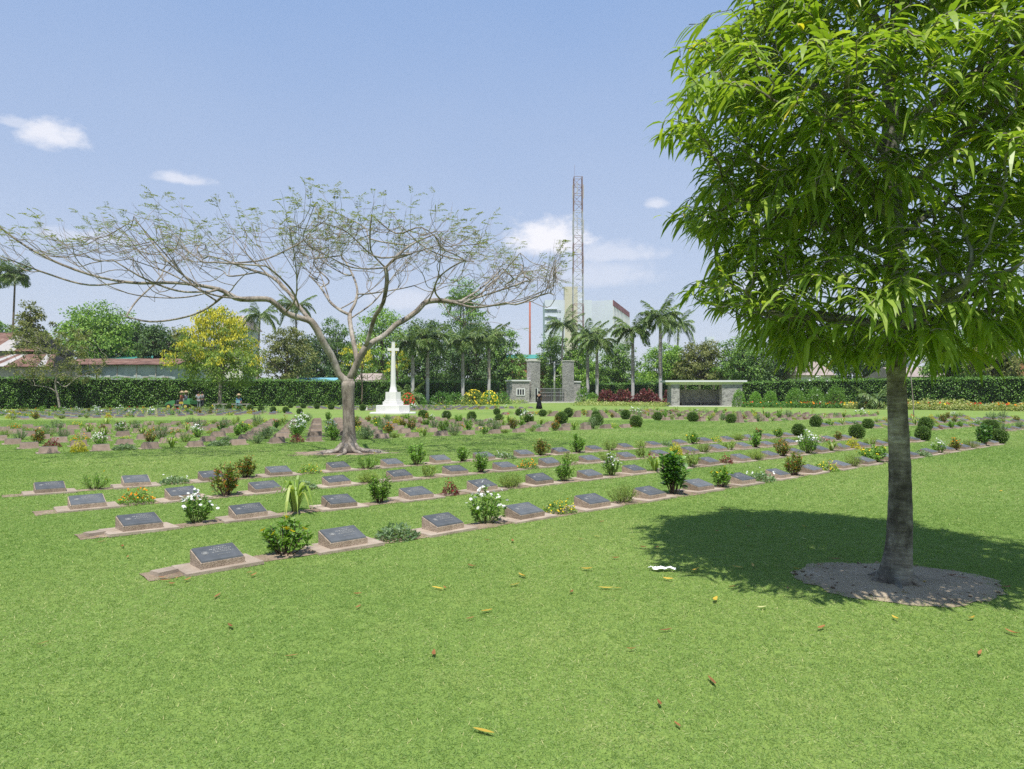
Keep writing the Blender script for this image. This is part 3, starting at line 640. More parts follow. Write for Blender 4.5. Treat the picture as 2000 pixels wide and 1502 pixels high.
for ring, zz in ((.6, .010), (1.0, .004)):
    for q_ in range(K):
        a = q_ * 2 * math.pi / K; f = ring * (1 + .16 * math.sin(3 * a + 2) + .12 * math.sin(5 * a) + .05 * rr.normal()); V.append((BT.x - .15 + math.cos(a) * 1.35 * f, BT.y - .15 + math.sin(a) * .75 * f, zz))
mb.add(V, [np.stack([q * 0, 1 + q, 1 + q2], 1), np.stack([1 + q, 1 + K + q, 1 + K + q2, 1 + q2], 1)], 'soil')
tag(mb.build('worn_ground', smooth=True), 'worn reddish earth around the foot of the bare umbrella tree', None, None, 'structure')

# ---- grass blades (stuff): tufts scattered over the near lawn
def tuft(seed, n, rad, h, w):
    r = np.random.default_rng(seed); a = r.uniform(0, 6.28, n); q = np.sqrt(r.uniform(0, 1, n)) * rad; b0 = np.stack([np.cos(a) * q, np.sin(a) * q, np.full(n, -.004)], 1)
    d = np.stack([r.normal(0, .7, n), r.normal(0, .7, n), r.uniform(.35, .85, n)], 1); mb = MB(); mb.leaf2(b0, d, rnd_dirs(n, r), r.uniform(.6, 1.25, n) * h, w * r.uniform(.7, 1.2, n), 'grass_blade', .22)
    if seed == 46: q = slice(0, 4); mb.leaf2(b0[q], d[q] * (1, 1, .4), rnd_dirs(n, r)[q], h * 1.5, w * .9, 'dry_leaf_pale', .1)
    return mb.mesh('grass_tuft')
def free(x, y, m=0.0):
    ok = ((x - PIT[0]) / (PIT[2] + m)) ** 2 + ((y - PIT[1]) / (PIT[3] + m)) ** 2 > 1
    ok &= ((x - BT.x + .15) / 1.2) ** 2 + ((y - BT.y + .15) / .66) ** 2 > 1
    for s_, st in ROWS1:
        dr = st / np.linalg.norm(st); dx, dy = x - s_[0], y - s_[1]; t = dx * dr[0] + dy * dr[1]; w = -dx * dr[1] + dy * dr[0]
        ok &= ~((t > -.60 - m) & (t < np.linalg.norm(st) * 18.7 + m) & (w > -.19 - m) & (w < .16 + m))
    return ok
pts = []; rot = []; scl = []
for (d0, d1, den, sc) in ((2.3, 4.2, 760, .9), (4.2, 6.5, 560, 1.0), (6.5, 10, 330, 1.2), (10, 15, 150, 1.6), (15, 24, 70, 2.1), (24, 40, 24, 3.0)):
    c_ = 1 / math.sqrt(den); gx, gy = np.meshgrid(np.arange(-.80 * d1, .80 * d1, c_), np.arange(d0, d1, c_)); xx = (gx + rng.uniform(-.6, .6, gx.shape) * c_).ravel(); dd = (gy + rng.uniform(-.6, .6, gx.shape) * c_).ravel()
    ok = (np.abs(xx) < .80 * dd) & free(xx, dd, rng.normal(-.08, .055, len(xx))); n = ok.sum(); pts.append(np.stack([xx[ok], dd[ok], np.zeros(n)], 1)); rot.append(rng.uniform(0, 6.28, n)); scl.append(sc * rng.uniform(.8, 1.2, n))
pts = np.concatenate(pts); rot = np.concatenate(rot); scl = np.concatenate(scl)
me = bpy.data.meshes.new('grass'); me.vertices.add(len(pts)); me.vertices.foreach_set('co', pts.astype(np.float32).ravel())
for nm, arr in (('rot', rot), ('scl', scl)):
    at = me.attributes.new(nm, 'FLOAT', 'POINT'); at.data.foreach_set('value', arr.astype(np.float32))
me.update()
grass = link('grass', me); tag(grass, 'short green grass blades of the near lawn', 'grass', None, 'stuff')
ng = bpy.data.node_groups.new('grass_scatter', 'GeometryNodeTree')
ng.interface.new_socket('Geometry', in_out='INPUT', socket_type='NodeSocketGeometry'); ng.interface.new_socket('Geometry', in_out='OUTPUT', socket_type='NodeSocketGeometry')
gi = ng.nodes.new('NodeGroupInput'); go = ng.nodes.new('NodeGroupOutput'); ip = ng.nodes.new('GeometryNodeInstanceOnPoints'); jn = ng.nodes.new('GeometryNodeJoinGeometry')
for k in range(8):
    to = bpy.data.objects.new('grass_tuft', tuft(40 + k, 28 if k < 7 else 14, .054, .031 if k < 7 else .048, .0034)); oi = ng.nodes.new('GeometryNodeObjectInfo'); oi.inputs[0].default_value = to; oi.inputs['As Instance'].default_value = True
    ng.links.new(oi.outputs['Geometry'], jn.inputs[0])
ng.links.new(gi.outputs[0], ip.inputs['Points']); ng.links.new(jn.outputs[0], ip.inputs['Instance']); ip.inputs['Pick Instance'].default_value = True
na = ng.nodes.new('GeometryNodeInputNamedAttribute'); na.data_type = 'FLOAT'; na.inputs[0].default_value = 'rot'; cx = ng.nodes.new('ShaderNodeCombineXYZ'); ng.links.new(na.outputs[0], cx.inputs[2]); ng.links.new(cx.outputs[0], ip.inputs['Rotation'])
nb = ng.nodes.new('GeometryNodeInputNamedAttribute'); nb.data_type = 'FLOAT'; nb.inputs[0].default_value = 'scl'; ng.links.new(nb.outputs[0], ip.inputs['Scale'])
ng.links.new(ip.outputs[0], go.inputs[0])
md = grass.modifiers.new('scatter', 'NODES'); md.node_group = ng

# ================================================================== NEAR TREE
t = thing('ashoka_tree', 'near tree with ringed dark trunk and drooping long glossy leaves', 'tree', (0, 0, 0))
bx_, by_ = TB.x, TB.y
px_tr = [(1748, 1140), (1756, 1060), (1758, 980), (1757, 900), (1753, 800), (1750, 700), (1753, 640)]
tr_pts = [(P(a, b_, by_).x, by_, max(-.03, P(a, b_, by_).z)) for a, b_ in px_tr]
c = bez(tr_pts, 26); zz = c[:, 2]; rad = np.interp(zz, [-.03, .04, .12, .3, .6, 1.1, 1.6, 2.2], [.175, .145, .122, .104, .094, .082, .075, .070]) * (1 + .02 * np.sin(zz * 40) + .012 * np.sin(zz * 91))
mb = MB(); mb.tube(c, rad, 20, 'ringed_bark')
for a in (.2, 1.3, 2.1, 3.0, 4.2, 5.3):
    L = rng.uniform(.10, .2); mb.tube(bez([(bx_ + .06 * math.cos(a), by_ + .06 * math.sin(a), .20), (bx_ + .11 * math.cos(a), by_ + .11 * math.sin(a), .08), (bx_ + (.13 + L * .5) * math.cos(a + .1), by_ + (.13 + L * .5) * math.sin(a + .1), .022), (bx_ + (.13 + L) * math.cos(a + .2), by_ + (.13 + L) * math.sin(a + .2), -.01)], 8), [.03, .036, .038, .034, .028, .022, .016, .01], 7, 'ringed_bark')
mb.build('trunk', t, True)
T = Tree(); top = c[-1]; mainst = T.limb([top, top + (0, .03, .8), top + (-.05, 0, 1.7), top + (.02, .05, 2.7), top + (0, 0, 4.0)], None, .12)
def prof(z): return np.interp(z, [1.86, 2.02, 2.25, 2.55, 2.85, 3.2, 3.8, 4.4, 5.1, 5.8, 6.5], [.6, 1.25, 1.52, 1.66, 1.42, 1.62, 1.95, 1.6, 1.42, 1.0, .3])
for k, (a, z0, L, up) in enumerate([(3.3, 2.0, 1.25, .10), (2.2, 2.05, 1.1, .25), (.2, 2.05, 1.3, .2), (4.6, 2.1, 1.1, .2), (5.5, 2.2, 1.2, .25), (1.2, 2.2, 1.1, .3), (2.9, 2.7, 1.3, .6), (3.9, 2.9, 1.2, .6), (.7, 2.8, 1.2, .6), (5.0, 3.1, 1.2, .7), (1.8, 3.2, 1.1, .7), (3.2, 3.6, 1.0, .8), (0, 3.7, 1.0, .8), (4.4, 4.0, .9, .8), (1.4, 4.1, .9, .8), (2.7, 4.6, .7, .8), (5.6, 4.7, .7, .8)]):
    i = min(mainst, key=lambda q_: abs(T.p[q_][2] - z0)); o = np.array((math.cos(a), math.sin(a), 0)); p0 = T.p[i]; T.limb([p0, p0 + o * L * .45 + (0, 0, up * .55), p0 + o * L + (0, 0, up)], i, .12)
n = 12500; z = rng.uniform(1.88, 6.45, n); z = z[rng.uniform(0, 1.95, n) < prof(z)]; a = rng.uniform(0, 6.28, len(z)); q = rng.uniform(.25, 1, len(z)) ** .55 * prof(z) * (1 + .11 * np.sin(a * 3 + z * 4) + .07 * np.sin(a * 7 - z * 6) + .09 * np.sin(z * 8.5 + np.sin(a * 2) * 1.5))
T.grow(np.stack([bx_ + np.cos(a) * q, by_ + np.sin(a) * q, z], 1), .08, 1.3, .095, 80, (0, 0, .03), .22)
T.finish(.0038, 2.35); bark = MB(); T.r = np.minimum(T.r, .07); T.mesh(bark, 'ringed_bark', lambda r_: 8 if r_ > .02 else 4); bark.build('branches', t, True)
lf = MB(); Pt = []; D = []; Ls = []; Dr = []
for i in T.tips:
    q = i; chain = [i]
    while T.par[q] >= 0 and len(chain) < 5 and T.r[T.par[q]] < .02: q = T.par[q]; chain.append(q)
    pc = np.array([T.p[j] for j in chain[::-1]]); ax = pc[-1] - pc[0] if len(pc) > 1 else rng.normal(size=3); ax /= np.linalg.norm(ax) + 1e-9
    m_ = rng.integers(10, 14); side = np.cross(ax, (0, 0, 1)); side /= np.linalg.norm(side) + 1e-9
    for k in range(m_):
        f = (k + rng.random() * .5) / m_ * (len(pc) - 1); j = min(int(f), max(0, len(pc) - 2)); p = pc[j] + (pc[min(j + 1, len(pc) - 1)] - pc[j]) * (f - j)
        d = side * (1 if k % 2 else -1) * rng.uniform(.5, 1) + ax * rng.uniform(.35, .95) + np.array((0, 0, rng.uniform(-.25, .28))) + rng.normal(size=3) * .14
        Pt.append(p); D.append(d); Ls.append(rng.uniform(.09, .16) if rng.random() < .35 else rng.uniform(.15, .25)); Dr.append(rng.uniform(.25, .8))
Pt = np.array(Pt); D = np.array(D); Ls = np.array(Ls); n = len(Pt)
lf.leaf6(Pt, D, rnd_dirs(n, rng, 2.2), Ls, .032 * (Ls / .2) ** .8 * rng.uniform(.85, 1.2, n), 'ashoka_leaf', np.array(Dr), (.95, 1, .62)); lf.build('crown', t)
print('near tree leaves', n, 'nodes', len(T.p))

# ================================================================== BARE UMBRELLA TREE
rng = np.random.default_rng(2024)
t = thing('umbrella_tree', 'nearly bare spreading tree with pale forked trunk and flat wide twiggy crown', 'tree', (0, 0, 0))
D0 = BT.y
def S(px, py, dy=0.0): q_ = P(px, py, D0 + dy); return np.array((q_.x, D0 + dy, max(q_.z, -.05)))
T = Tree(); tk = [S(681, 884), S(682, 850), S(681, 810), S(680, 770), S(680, 745)]
trunk_ids = T.limb(tk, None, .2); fk = trunk_ids[-1]
LL = T.limb([tk[-1], S(662, 732, -.1), S(650, 700, -.2), S(632, 670, -.4), S(617, 640, -.5), S(607, 627, -.55)], fk, .2)
l1 = T.limb([S(607, 627, -.55), S(590, 622, -.6), S(560, 612, -.7), S(540, 595, -.9), S(525, 585, -1.0), S(500, 584, -1.1), S(467, 584, -1.3), S(447, 575, -1.3), S(427, 565, -1.4), S(380, 556, -1.6), S(330, 552, -1.7), S(270, 553, -1.9), S(210, 545, -2.0), S(150, 528, -2.1), S(90, 503, -2.2), S(40, 474, -2.2), S(-10, 436, -2.2)], LL[-1], .2)
l2 = T.limb([S(607, 627, -.55), S(585, 600, -.1), S(567, 575, .3), S(545, 552, .7), S(525, 538, 1.1), S(500, 530, 1.4), S(470, 520, 1.7), S(430, 505, 2.2), S(380, 495, 2.6)], LL[-1], .2)
l3 = T.limb([S(585, 600, -.1), S(572, 570, -.9), S(550, 545, -1.6), S(532, 529, -2.2), S(500, 505, -2.8)], T.near(S(585, 600, -.1)), .2)
T.limb([S(447, 575, -1.3), S(460, 555, -1.6), S(480, 535, -1.9), S(505, 520, -2.2)], T.near(S(447, 575, -1.3)), .2)
T.limb([S(425, 565, -1.4), S(380, 578, -2.0), S(330, 582, -2.6), S(270, 577, -3.2), S(215, 563, -3.6)], T.near(S(427, 565, -1.4)), .2)
T.limb([S(440, 575, -1.3), S(400, 605, -1.0), S(350, 622, -.6), S(290, 628, -.2), S(235, 615, .2)], T.near(S(447, 575, -1.3)), .2)
M_ = T.limb([tk[-1], S(697, 715, .15), S(695, 692, .4), S(687, 650, .9), S(683, 615, 1.3), S(693, 593, 1.6), S(698, 572, 1.9), S(694, 550, 2.3), S(680, 520, 3.0), S(660, 490, 3.6)], fk, .2)
T.limb([S(683, 615, 1.3), S(665, 606, 1.6), S(645, 590, 2.2), S(625, 560, 3.0), S(600, 535, 3.8), S(570, 515, 4.4)], T.near(S(683, 615, 1.3)), .2)
RR = T.limb([tk[-1], S(692, 722, -.05), S(702, 700, -.1), S(715, 675, -.2), S(725, 642, -.4), S(733, 617, -.6), S(747, 595, -.8), S(753, 570, -1.0), S(756, 545, -1.1), S(753, 523, -1.2)], fk, .2)
T.limb([S(753, 523, -1.2), S(768, 508, -1.5), S(790, 500, -1.9), S(820, 490, -2.4), S(860, 478, -2.8), S(910, 462, -3.2)], RR[-1], .2)
T.limb([S(753, 523, -1.2), S(735, 505, -1.4), S(724, 488, -1.6), S(723, 445, -1.8), S(730, 395, -1.9)], RR[-1], .2)
T.limb([S(753, 523, -1.2), S(715, 525, -1.8), S(680, 520, -2.6), S(640, 500, -3.6), S(600, 480, -4.4)], RR[-1], .2)
T.limb([S(753, 523, -1.2), S(775, 500, -.4), S(800, 480, .8), S(830, 465, 1.8), S(870, 450, 2.8)], RR[-1], .2)
RL = T.limb([S(718, 672, -.2), S(750, 656, .1), S(772, 635, .3), S(790, 625, .4), S(815, 607, .6), S(832, 590, .8), S(862, 587, 1.0), S(884, 590, 1.1), S(916, 586, 1.3), S(964, 571, 1.5), S(1012, 555, 1.7), S(1044, 539, 1.8), S(1066, 512, 1.9)], T.near(S(715, 675, -.2)), .2)
T.limb([S(862, 587, 1.0), S(850, 570, .2), S(855, 545, -.6), S(885, 520, -1.4), S(930, 500, -2.2)], T.near(S(862, 587, 1.0)), .2)
T.limb([S(884, 590, 1.1), S(925, 600, .2), S(970, 595, -.6), S(1030, 580, -1.2), S(1080, 560, -1.6)], T.near(S(884, 590, 1.1)), .2)
T.limb([S(865, 588, 1.0), S(884, 620, .8), S(925, 633, .7), S(964, 629, .6), S(1003, 642, .5)], T.near(S(862, 587, 1.0)), .2)
T.limb([S(900, 588, 1.2), S(930, 570, 2.4), S(960, 545, 3.6), S(985, 520, 4.4)], T.near(S(900, 588, 1.2)), .2)
ev = [-20, 60, 150, 220, 300, 450, 650, 800, 900, 1000, 1095]
etop = np.interp(np.arange(1200), ev[1:], [452, 448, 418, 396, 388, 380, 396, 420, 468, 505]); ebot = np.interp(np.arange(1200), [0, 150, 300, 400, 500, 620, 700, 760, 850, 950, 1095], [500, 560, 600, 590, 545, 540, 535, 515, 560, 605, 590])
hand = list(range(trunk_ids[-1] + 1, len(T.p))); hub = np.array((BT.x, D0))
def env(x_, y_):
    """height of the crown's flat top and underside above a place on the ground"""
    k_ = int(np.clip(1000 + x_ / y_ * F, 0, 1199)); dm = min(y_ / D0, 1 + .25 * (y_ - D0) / D0) - .05 * ((y_ - D0) / 6) ** 2
    return 1.6 + (P(1000, etop[k_], D0).z - 1.6) * dm, 1.6 + (P(1000, ebot[k_], D0).z - 1.6) * dm
def inside(q_): return ((q_[0] - (BT.x - 1.65)) / 8.0) ** 2 + ((q_[1] - D0) / 5.0) ** 2 < 1
def spawn(i, level, heading):
    p = T.p[i]; dist = (rng.uniform(1.3, 2.9), rng.uniform(.7, 1.5), rng.uniform(.35, .8))[level]; a = heading + rng.normal() * (.75, .6, .6)[level]
    q_ = p + np.array((math.cos(a), math.sin(a), 0)) * dist
    if not inside(q_): q_ = p + (q_ - p) * .45
    q_[0] = min(q_[0], (1085 - 1000) / F * q_[1]); zt_, zb_ = env(q_[0], q_[1]); f = rng.uniform(.45, 1.0) if rng.random() < (.80, .86, .92)[level] else rng.uniform(-.1, .4)
    goal = zb_ + (zt_ - zb_) * f; q_[2] = p[2] + np.clip(goal - p[2], -.45 * dist, 1.1 * dist)
    if q_[2] > zt_: q_[2] = zt_
    sd_ = np.array((-math.sin(a), math.cos(a), 0)); w1, w2 = rng.normal(size=2) * .11 * dist
    ids = T.limb([p, p + (q_ - p) * .33 + sd_ * w1 + (0, 0, -.10 * dist), p + (q_ - p) * .68 + sd_ * w2 + (0, 0, -.05 * dist + rng.normal() * .06 * dist), q_], i, (.2, .15, .13)[level])
    if level < 2:
        for k_ in range((rng.integers(3, 5), rng.integers(2, 4))[level]):
            j = ids[int(len(ids) * rng.uniform(.25, .98))]; spawn(j, level + 1, a + rng.choice((-1, 1)) * rng.uniform(.2, .75))
        spawn(ids[-1], level + 1, a + rng.normal() * .25)
since = {}
for i in hand:
    p = T.p[i]; since[i] = since.get(T.par[i], .0) + np.linalg.norm(p - T.p[T.par[i]])
    if p[2] > 3.6 and since[i] > rng.uniform(.65, 1.25):
        since[i] = 0; o = p[:2] - hub; spawn(i, 0 if rng.random() < .62 else 1, math.atan2(o[1], o[0]) + rng.normal() * .7)
T.finish(.0052, 2.3); g_ = math.log(.150 / .0052) / math.log(T.r[fk] / .0052); T.r = .0052 * (T.r / .0052) ** g_
for kk, i in enumerate(trunk_ids): T.r[i] = np.interp(T.p[i][2], [-.05, .15, .5, 1.2, 2.0], [.30, .215, .165, .150, .185])
T.r[0] = .36
tm = MB(); ch0 = [0] + trunk_ids if trunk_ids[0] != 0 else trunk_ids
tm.tube(np.array([T.p[i] for i in ch0]), T.r[ch0], 14, 'pale_bark')
for a in (2.7, 3.3, 3.9, 4.7, 5.4, 6.1, .4, 1.3):
    L = rng.uniform(.5, 1.1); o = np.array((math.cos(a), math.sin(a), 0)); b0 = np.array((BT.x, BT.y, 0)); tm.tube(bez([b0 + o * .15 + (0, 0, .22), b0 + o * .32 + (0, 0, .07), b0 + o * (.3 + L * .4) + (.05, .04, .025), b0 + o * (.3 + L) + (-.06, .05, -.02)], 8), np.linspace(.085, .015, 8), 7, 'pale_bark')
tm.build('trunk', t, True)
lm = MB(); T.mesh(lm, 'pale_bark', lambda r_: 10 if r_ > .06 else 6 if r_ > .02 else 4, rmin=.012); lm.build('limbs', t, True)
tw = MB(); T.mesh(tw, 'twig_bark', lambda r_: 4, rmax=.012)
lP = []; lD = []; ctr = np.array((BT.x - .9, D0, 2.5))
def pinnate(e, d, m_):
    for _ in range(m_):
        dd = d + rng.normal(size=3) * .45; dd[2] *= .45; dd /= np.linalg.norm(dd); le = rng.uniform(.16, .34); sd_ = np.cross(dd, (0, 0, 1)); sd_ /= np.linalg.norm(sd_) + 1e-9
        for s_ in np.linspace(.15, 1, 8):
            for sg in (-1, 1): lP.append(e + dd * le * s_ - np.array((0, 0, .25 * le * s_ * s_))); lD.append(sd_ * sg + dd * .35 + rng.normal(size=3) * .1)
def twig(p, ax, L, r_, depth):
    out = p - ctr; out /= np.linalg.norm(out); d = ax * .8 + out * .35 + rng.normal(size=3) * .28 + np.array((0, 0, .16)); d /= np.linalg.norm(d); d2 = d + np.array((0, 0, .22)) + rng.normal(size=3) * .16; d2 /= np.linalg.norm(d2)
    m = p + d * L * .5; e = m + d2 * L * .5; tw.tube([p, m, e], [r_, r_ * .8, r_ * .5], 3, 'twig_bark', False)
    if depth:
        twig(m, d, L * .72, r_ * .7, depth - 1); twig(e, d2, L * .72, r_ * .65, depth - 1)
        if rng.random() < .3: twig(e, d2, L * .6, r_ * .65, depth - 1)
    hi = np.clip((e[2] - 4.6) / 2.0, 0, 1)
    if rng.random() < .10 + .55 * hi: pinnate(e, d2, rng.integers(1, 3))
for i in range(len(T.p)):
    if T.par[i] < 0 or T.r[i] > .012: continue
    ax = T.p[i] - T.p[T.par[i]]; ax /= np.linalg.norm(ax) + 1e-9
    if not T.kids[i]: twig(T.p[i], ax, rng.uniform(.18, .36), .0042, 1)
    elif rng.random() < .05: twig(T.p[i], ax + rng.normal(size=3) * .35, rng.uniform(.2, .4), .004, 1)
tw.build('twigs', t)
lf = MB(); lP = np.array(lP); lD = np.array(lD); n = len(lP); lf.leaf2(lP, lD, rnd_dirs(n, rng, 2), rng.uniform(.05, .09, n), .026, 'sparse_leaf'); lf.build('crown', t)
print('BARE nodes', len(T.p), 'tips', len(T.tips), 'leaflets', n)

# ================================================================== GRAVE MARKERS
ftg = MB(); ftg.box((0, -.01, .014), (.72, .46, .030), 'footing_concrete', taper=.985)
ped = MB(); hw, d0, d1 = .205, -.155, .150
def wedge(mb, w, y0, y1, z0, zf, zb, mat):
    mb.add([(-w, y0, z0), (w, y0, z0), (w, y1, z0), (-w, y1, z0), (-w, y0, zf), (w, y0, zf), (w, y1, zb), (-w, y1, zb)], [[(0, 3, 2, 1), (4, 5, 6, 7), (0, 1, 5, 4), (1, 2, 6, 5), (2, 3, 7, 6), (3, 0, 4, 7)]], mat)
wedge(ped, hw, d0, d1, .026, .082, .160, 'pebble_concrete')
sl = (.160 - .082) / (d1 - d0)
def onslope(y): return .082 + (y - d0) * sl
plq = MB(); w_, y0_, y1_ = .197, -.150, .142
plq.add([(-w_, y0_, onslope(y0_) + .001), (w_, y0_, onslope(y0_) + .001), (w_, y1_, onslope(y1_) + .001), (-w_, y1_, onslope(y1_) + .001), (-w_ + .006, y0_ + .006, onslope(y0_) + .015), (w_ - .006, y0_ + .006, onslope(y0_) + .015), (w_ - .006, y1_ - .006, onslope(y1_) + .013), (-w_ + .006, y1_ - .006, onslope(y1_) + .013)],
        [[(0, 3, 2, 1), (4, 5, 6, 7), (0, 1, 5, 4), (1, 2, 6, 5), (2, 3, 7, 6), (3, 0, 4, 7)]], 'bronze_plaque')
emb = MB(); ins = MB()
def onp(x, y, h=.0155): return (x, y, onslope(y) + h)
for rr_ in ((.000, .024), (.029, .034)):
    k = 16; an = np.arange(k) * 2 * math.pi / k
    if rr_[0] == 0: emb.add([onp(-.115 + math.cos(a) * rr_[1] * .8, .0 + math.sin(a) * rr_[1], .0165) for a in an], [[tuple(range(k))]], 'bronze_relief')
    else:
        Vq = [onp(-.115 + math.cos(a) * r_ * .9, math.sin(a) * r_, .0165) for r_ in rr_ for a in an]; i = np.arange(k); emb.add(Vq, [np.stack([i, (i + 1) % k, k + (i + 1) % k, k + i], 1)], 'bronze_relief')
rr = np.random.default_rng(12)
for y_, x0_, x1_, hh in ((.085, -.03, .11, .016), (.050, -.06, .15, .018), (.020, -.03, .13, .012), (-.010, -.05, .14, .012), (-.065, -.02, .10, .009)):   # worn, unreadable raised lines
    x = x0_
    while x < x1_:
        dx = rr.uniform(.006, .016); ins.add([onp(x, y_ - hh / 2, .0165), onp(x + dx, y_ - hh / 2, .0165), onp(x + dx, y_ + hh / 2, .0165), onp(x, y_ + hh / 2, .0165)], [[(0, 1, 2, 3)]], 'bronze_relief'); x += dx + rr.uniform(.003, .012)
ME = {'footing': ftg.mesh('footing'), 'pedestal': ped.mesh('pedestal'), 'plaque': plq.mesh('plaque'), 'emblem': emb.mesh('emblem'), 'inscription': ins.mesh('inscription')}
ped2 = MB(); ped2.add([(-hw - .01, d0, .026), (hw + .01, d0, .026), (hw + .01, d1 + .02, .026), (-hw - .01, d1 + .02, .026), (-hw, d0, .10), (hw, d0, .10), (hw, d1 - .03, .185), (-hw, d1 - .03, .185)], [[(0, 3, 2, 1), (4, 5, 6, 7), (0, 1, 5, 4), (1, 2, 6, 5), (2, 3, 7, 6), (3, 0, 4, 7)]], 'marker_back')
far_m = MB(); far_m.addmb(ftg); far_m.addmb(ped); far_m.addmb(plq); FARM = far_m.mesh('far_grave_marker')
ftg2 = MB(); ftg2.box((0, .01, .012), (.56, .46, .026), 'footing_concrete', taper=.985); ME['footing_back'] = ftg2.mesh('footing')
far_b = MB(); far_b.addmb(ftg2); far_b.addmb(ped2); FARB = far_b.mesh('far_grave_marker_back'); ME['pedestal_back'] = ped2.mesh('pedestal')
def marker(p, ang, label, group, detail, back=False):
    if detail:
        t = thing('grave_marker', label, 'grave marker', (p[0], p[1], 0), ang, group)
        link('footing', ME['footing_back' if back else 'footing'], t); link('pedestal', ME['pedestal_back' if back else 'pedestal'], t); pl = link('plaque', ME['plaque'], t); pl.location = (0, -.012 if back else 0, .0235 if back else 0); pl.scale = (1, .88 if back else 1, 1)
        if detail > 1: link('emblem', ME['emblem'], pl); link('inscription', ME['inscription'], pl)['kind'] = 'stuff'
    else: t = tag(link('grave_marker', FARB if back else FARM, None, (p[0], p[1], 0), ang), label, 'grave marker', group)
    t.rotation_euler = (random.uniform(-.025, .025), random.uniform(-.02, .02), ang + random.uniform(-.05, .05)); s_ = random.uniform(.95, 1.05); t.scale = (s_, s_, random.uniform(.92, 1.08))
    return t
RN = ('front', 'second', 'third', 'fourth')
PL = {0: ['leafyyellow', 'trailing', 'white', 'goldlow', 'wispy', 'dark', 'leafyyellow', 'trailwhite', 'croton', 'goldlow', 'wispy', 'yellowbroad', 'leafy', 'trailing', 'white', 'crotonlow', 'wispy', 'dark'],
      1: ['white', 'lily', 'leafy', 'celosia', 'fine', 'leafy', 'white', 'lilyred', 'sparse', 'celosia', 'fine', 'crotonlow', 'whitebig', 'lilyred', 'duranta', 'sparse', 'fine', 'leafy'],
      2: ['marigold', 'croton', 'trailing', 'fine', 'sparse', 'leafy', 'marigold', 'sparse', 'wispy', 'sparse', 'duranta', 'wispy', 'sparse', 'leafy', 'wispy', 'fine', 'pinklow', 'crotonlow'],
      3: ['feathery', 'trailwhite', 'croton', 'goldlow', 'feathery', 'leafy', 'leafy', 'trailwhite', 'croton', 'leafy', 'wispy', 'sparse', 'trailing', 'leafyyellow', 'goldlow', 'fine', 'redlow', 'leafyyellow']}
SZ = {(0, 0): 1.0, (0, 5): 1.02, (0, 2): .98, (0, 8): .95, (1, 3): .8, (3, 2): .85, (3, 5): 1.0, (3, 6): .85, (2, 4): .75, (2, 5): .85, (1, 5): .75, (0, 6): .85}
for j in range(4):
    kinds = PL[j]
    for k in range(19):
        p = rowpt(j, k)
        near = KIND[kinds[k]]['desc'] if k < 18 else 'clipped box ball ending the row'
        marker(p, rowang(j), f'dark-plaque grave marker, {ORD[k]} from the row\'s left end, {RN[j]} row', f'dark plaques on stone wedges, {RN[j]} row', 2)
        if k < 18:
            q = rowpt(j, k + .5) + Vv * random.uniform(-.03, .03)
            place_shrub(kinds[k], (q[0], q[1], 0), f'{KIND[kinds[k]]["desc"]} after the {ORD[k]} marker of the {RN[j]} row', 'plants between the near markers', SZ.get((j, k), random.uniform(.8, 1.0)), v=(j + k) % 2)
    q = rowpt(j, 18.62); place_shrub('ball', (q[0], q[1], 0), f'clipped round box ball ending the {RN[j]} row of dark plaques', 'clipped box balls', 1.0, v=j % 2)
for j, (a_, b_) in enumerate(((-.42, .0), (-.40, -.02))):          # broken paving blocks at the row ends
    p = rowpt(j, -.36); mb = MB(); mb.box((0, 0, .022), (.19, .15, .044), 'footing_concrete', .25, .93)
    tag(mb.build('paving_block', None, False, (p[0], p[1], 0), rowang(j)), f'small broken stone block at the left end of the {RN[j]} row', 'stone block')

# ---- the other blocks: (start of first row, along row, step to next row, count, rows, facing us?)
cand = []                                                      # every further marker, largest in view first
def inframe(p): return p[1] > 5 and abs(p[0] / p[1]) < .745
B2s, B2u = np.array((-12.15, 18.6)), np.array((17.2, 13.25)) / 18.0
B2b = np.array((-1.585, 1.60))
for j in range(8):
    for k in range(-4 if j > 2 else 0, 19):
        p = B2s + B2b * j + B2u * k; 
        if inframe(p): cand.append((p, math.atan2(B2u[1], B2u[0]) + math.pi, 'mid', j, k, True))
B3s, B3b = np.array((11.9, 37.2)), np.array((-1.55, 1.68))
for j in range(9):
    for k in range(14):
        p = B3s + B3b * j + U * 1.23 * k
        if inframe(p): cand.append((p, R(40) + math.pi, 'shelter', j, k, True))
B4s, B4b = np.array((-16.3, 51.9)), np.array((-1.6, 1.85))
for j in range(9):
    for k in range(14):
        p = B4s + B4b * j - U * 1.23 * k
        if inframe(p): cand.append((p, R(40), 'hedge', j, k, False))
B5s, B5b = np.array((-10.4, 59.8)), np.array((-1.9, 2.1))
for j in range(7):
    for k in range(14):
        p = B5s + B5b * j + U * 1.23 * k
        if inframe(p): cand.append((p, R(40), 'cross', j, k, False))
B6s, B6b = np.array((19.4, 28.4)), np.array((-1.6, 1.6))
for j in range(4):
    for k in range(16):
        p = B6s + B6b * j + U * 1.23 * k
        if inframe(p): cand.append((p, R(40), 'right', j, k, False))
BN = {'mid': 'brown-backed grave marker, {k} along the {j} row of the middle block', 'shelter': 'brown-backed grave marker, {k} along the {j} row before the shelter', 'hedge': 'dark-plaque grave marker, {k} in from the balls, {j} row before the long hedge',
      'cross': 'dark-plaque grave marker, {k} along the {j} row behind the white cross', 'right': 'dark-plaque grave marker, {k} along the {j} row behind the near trunk'}
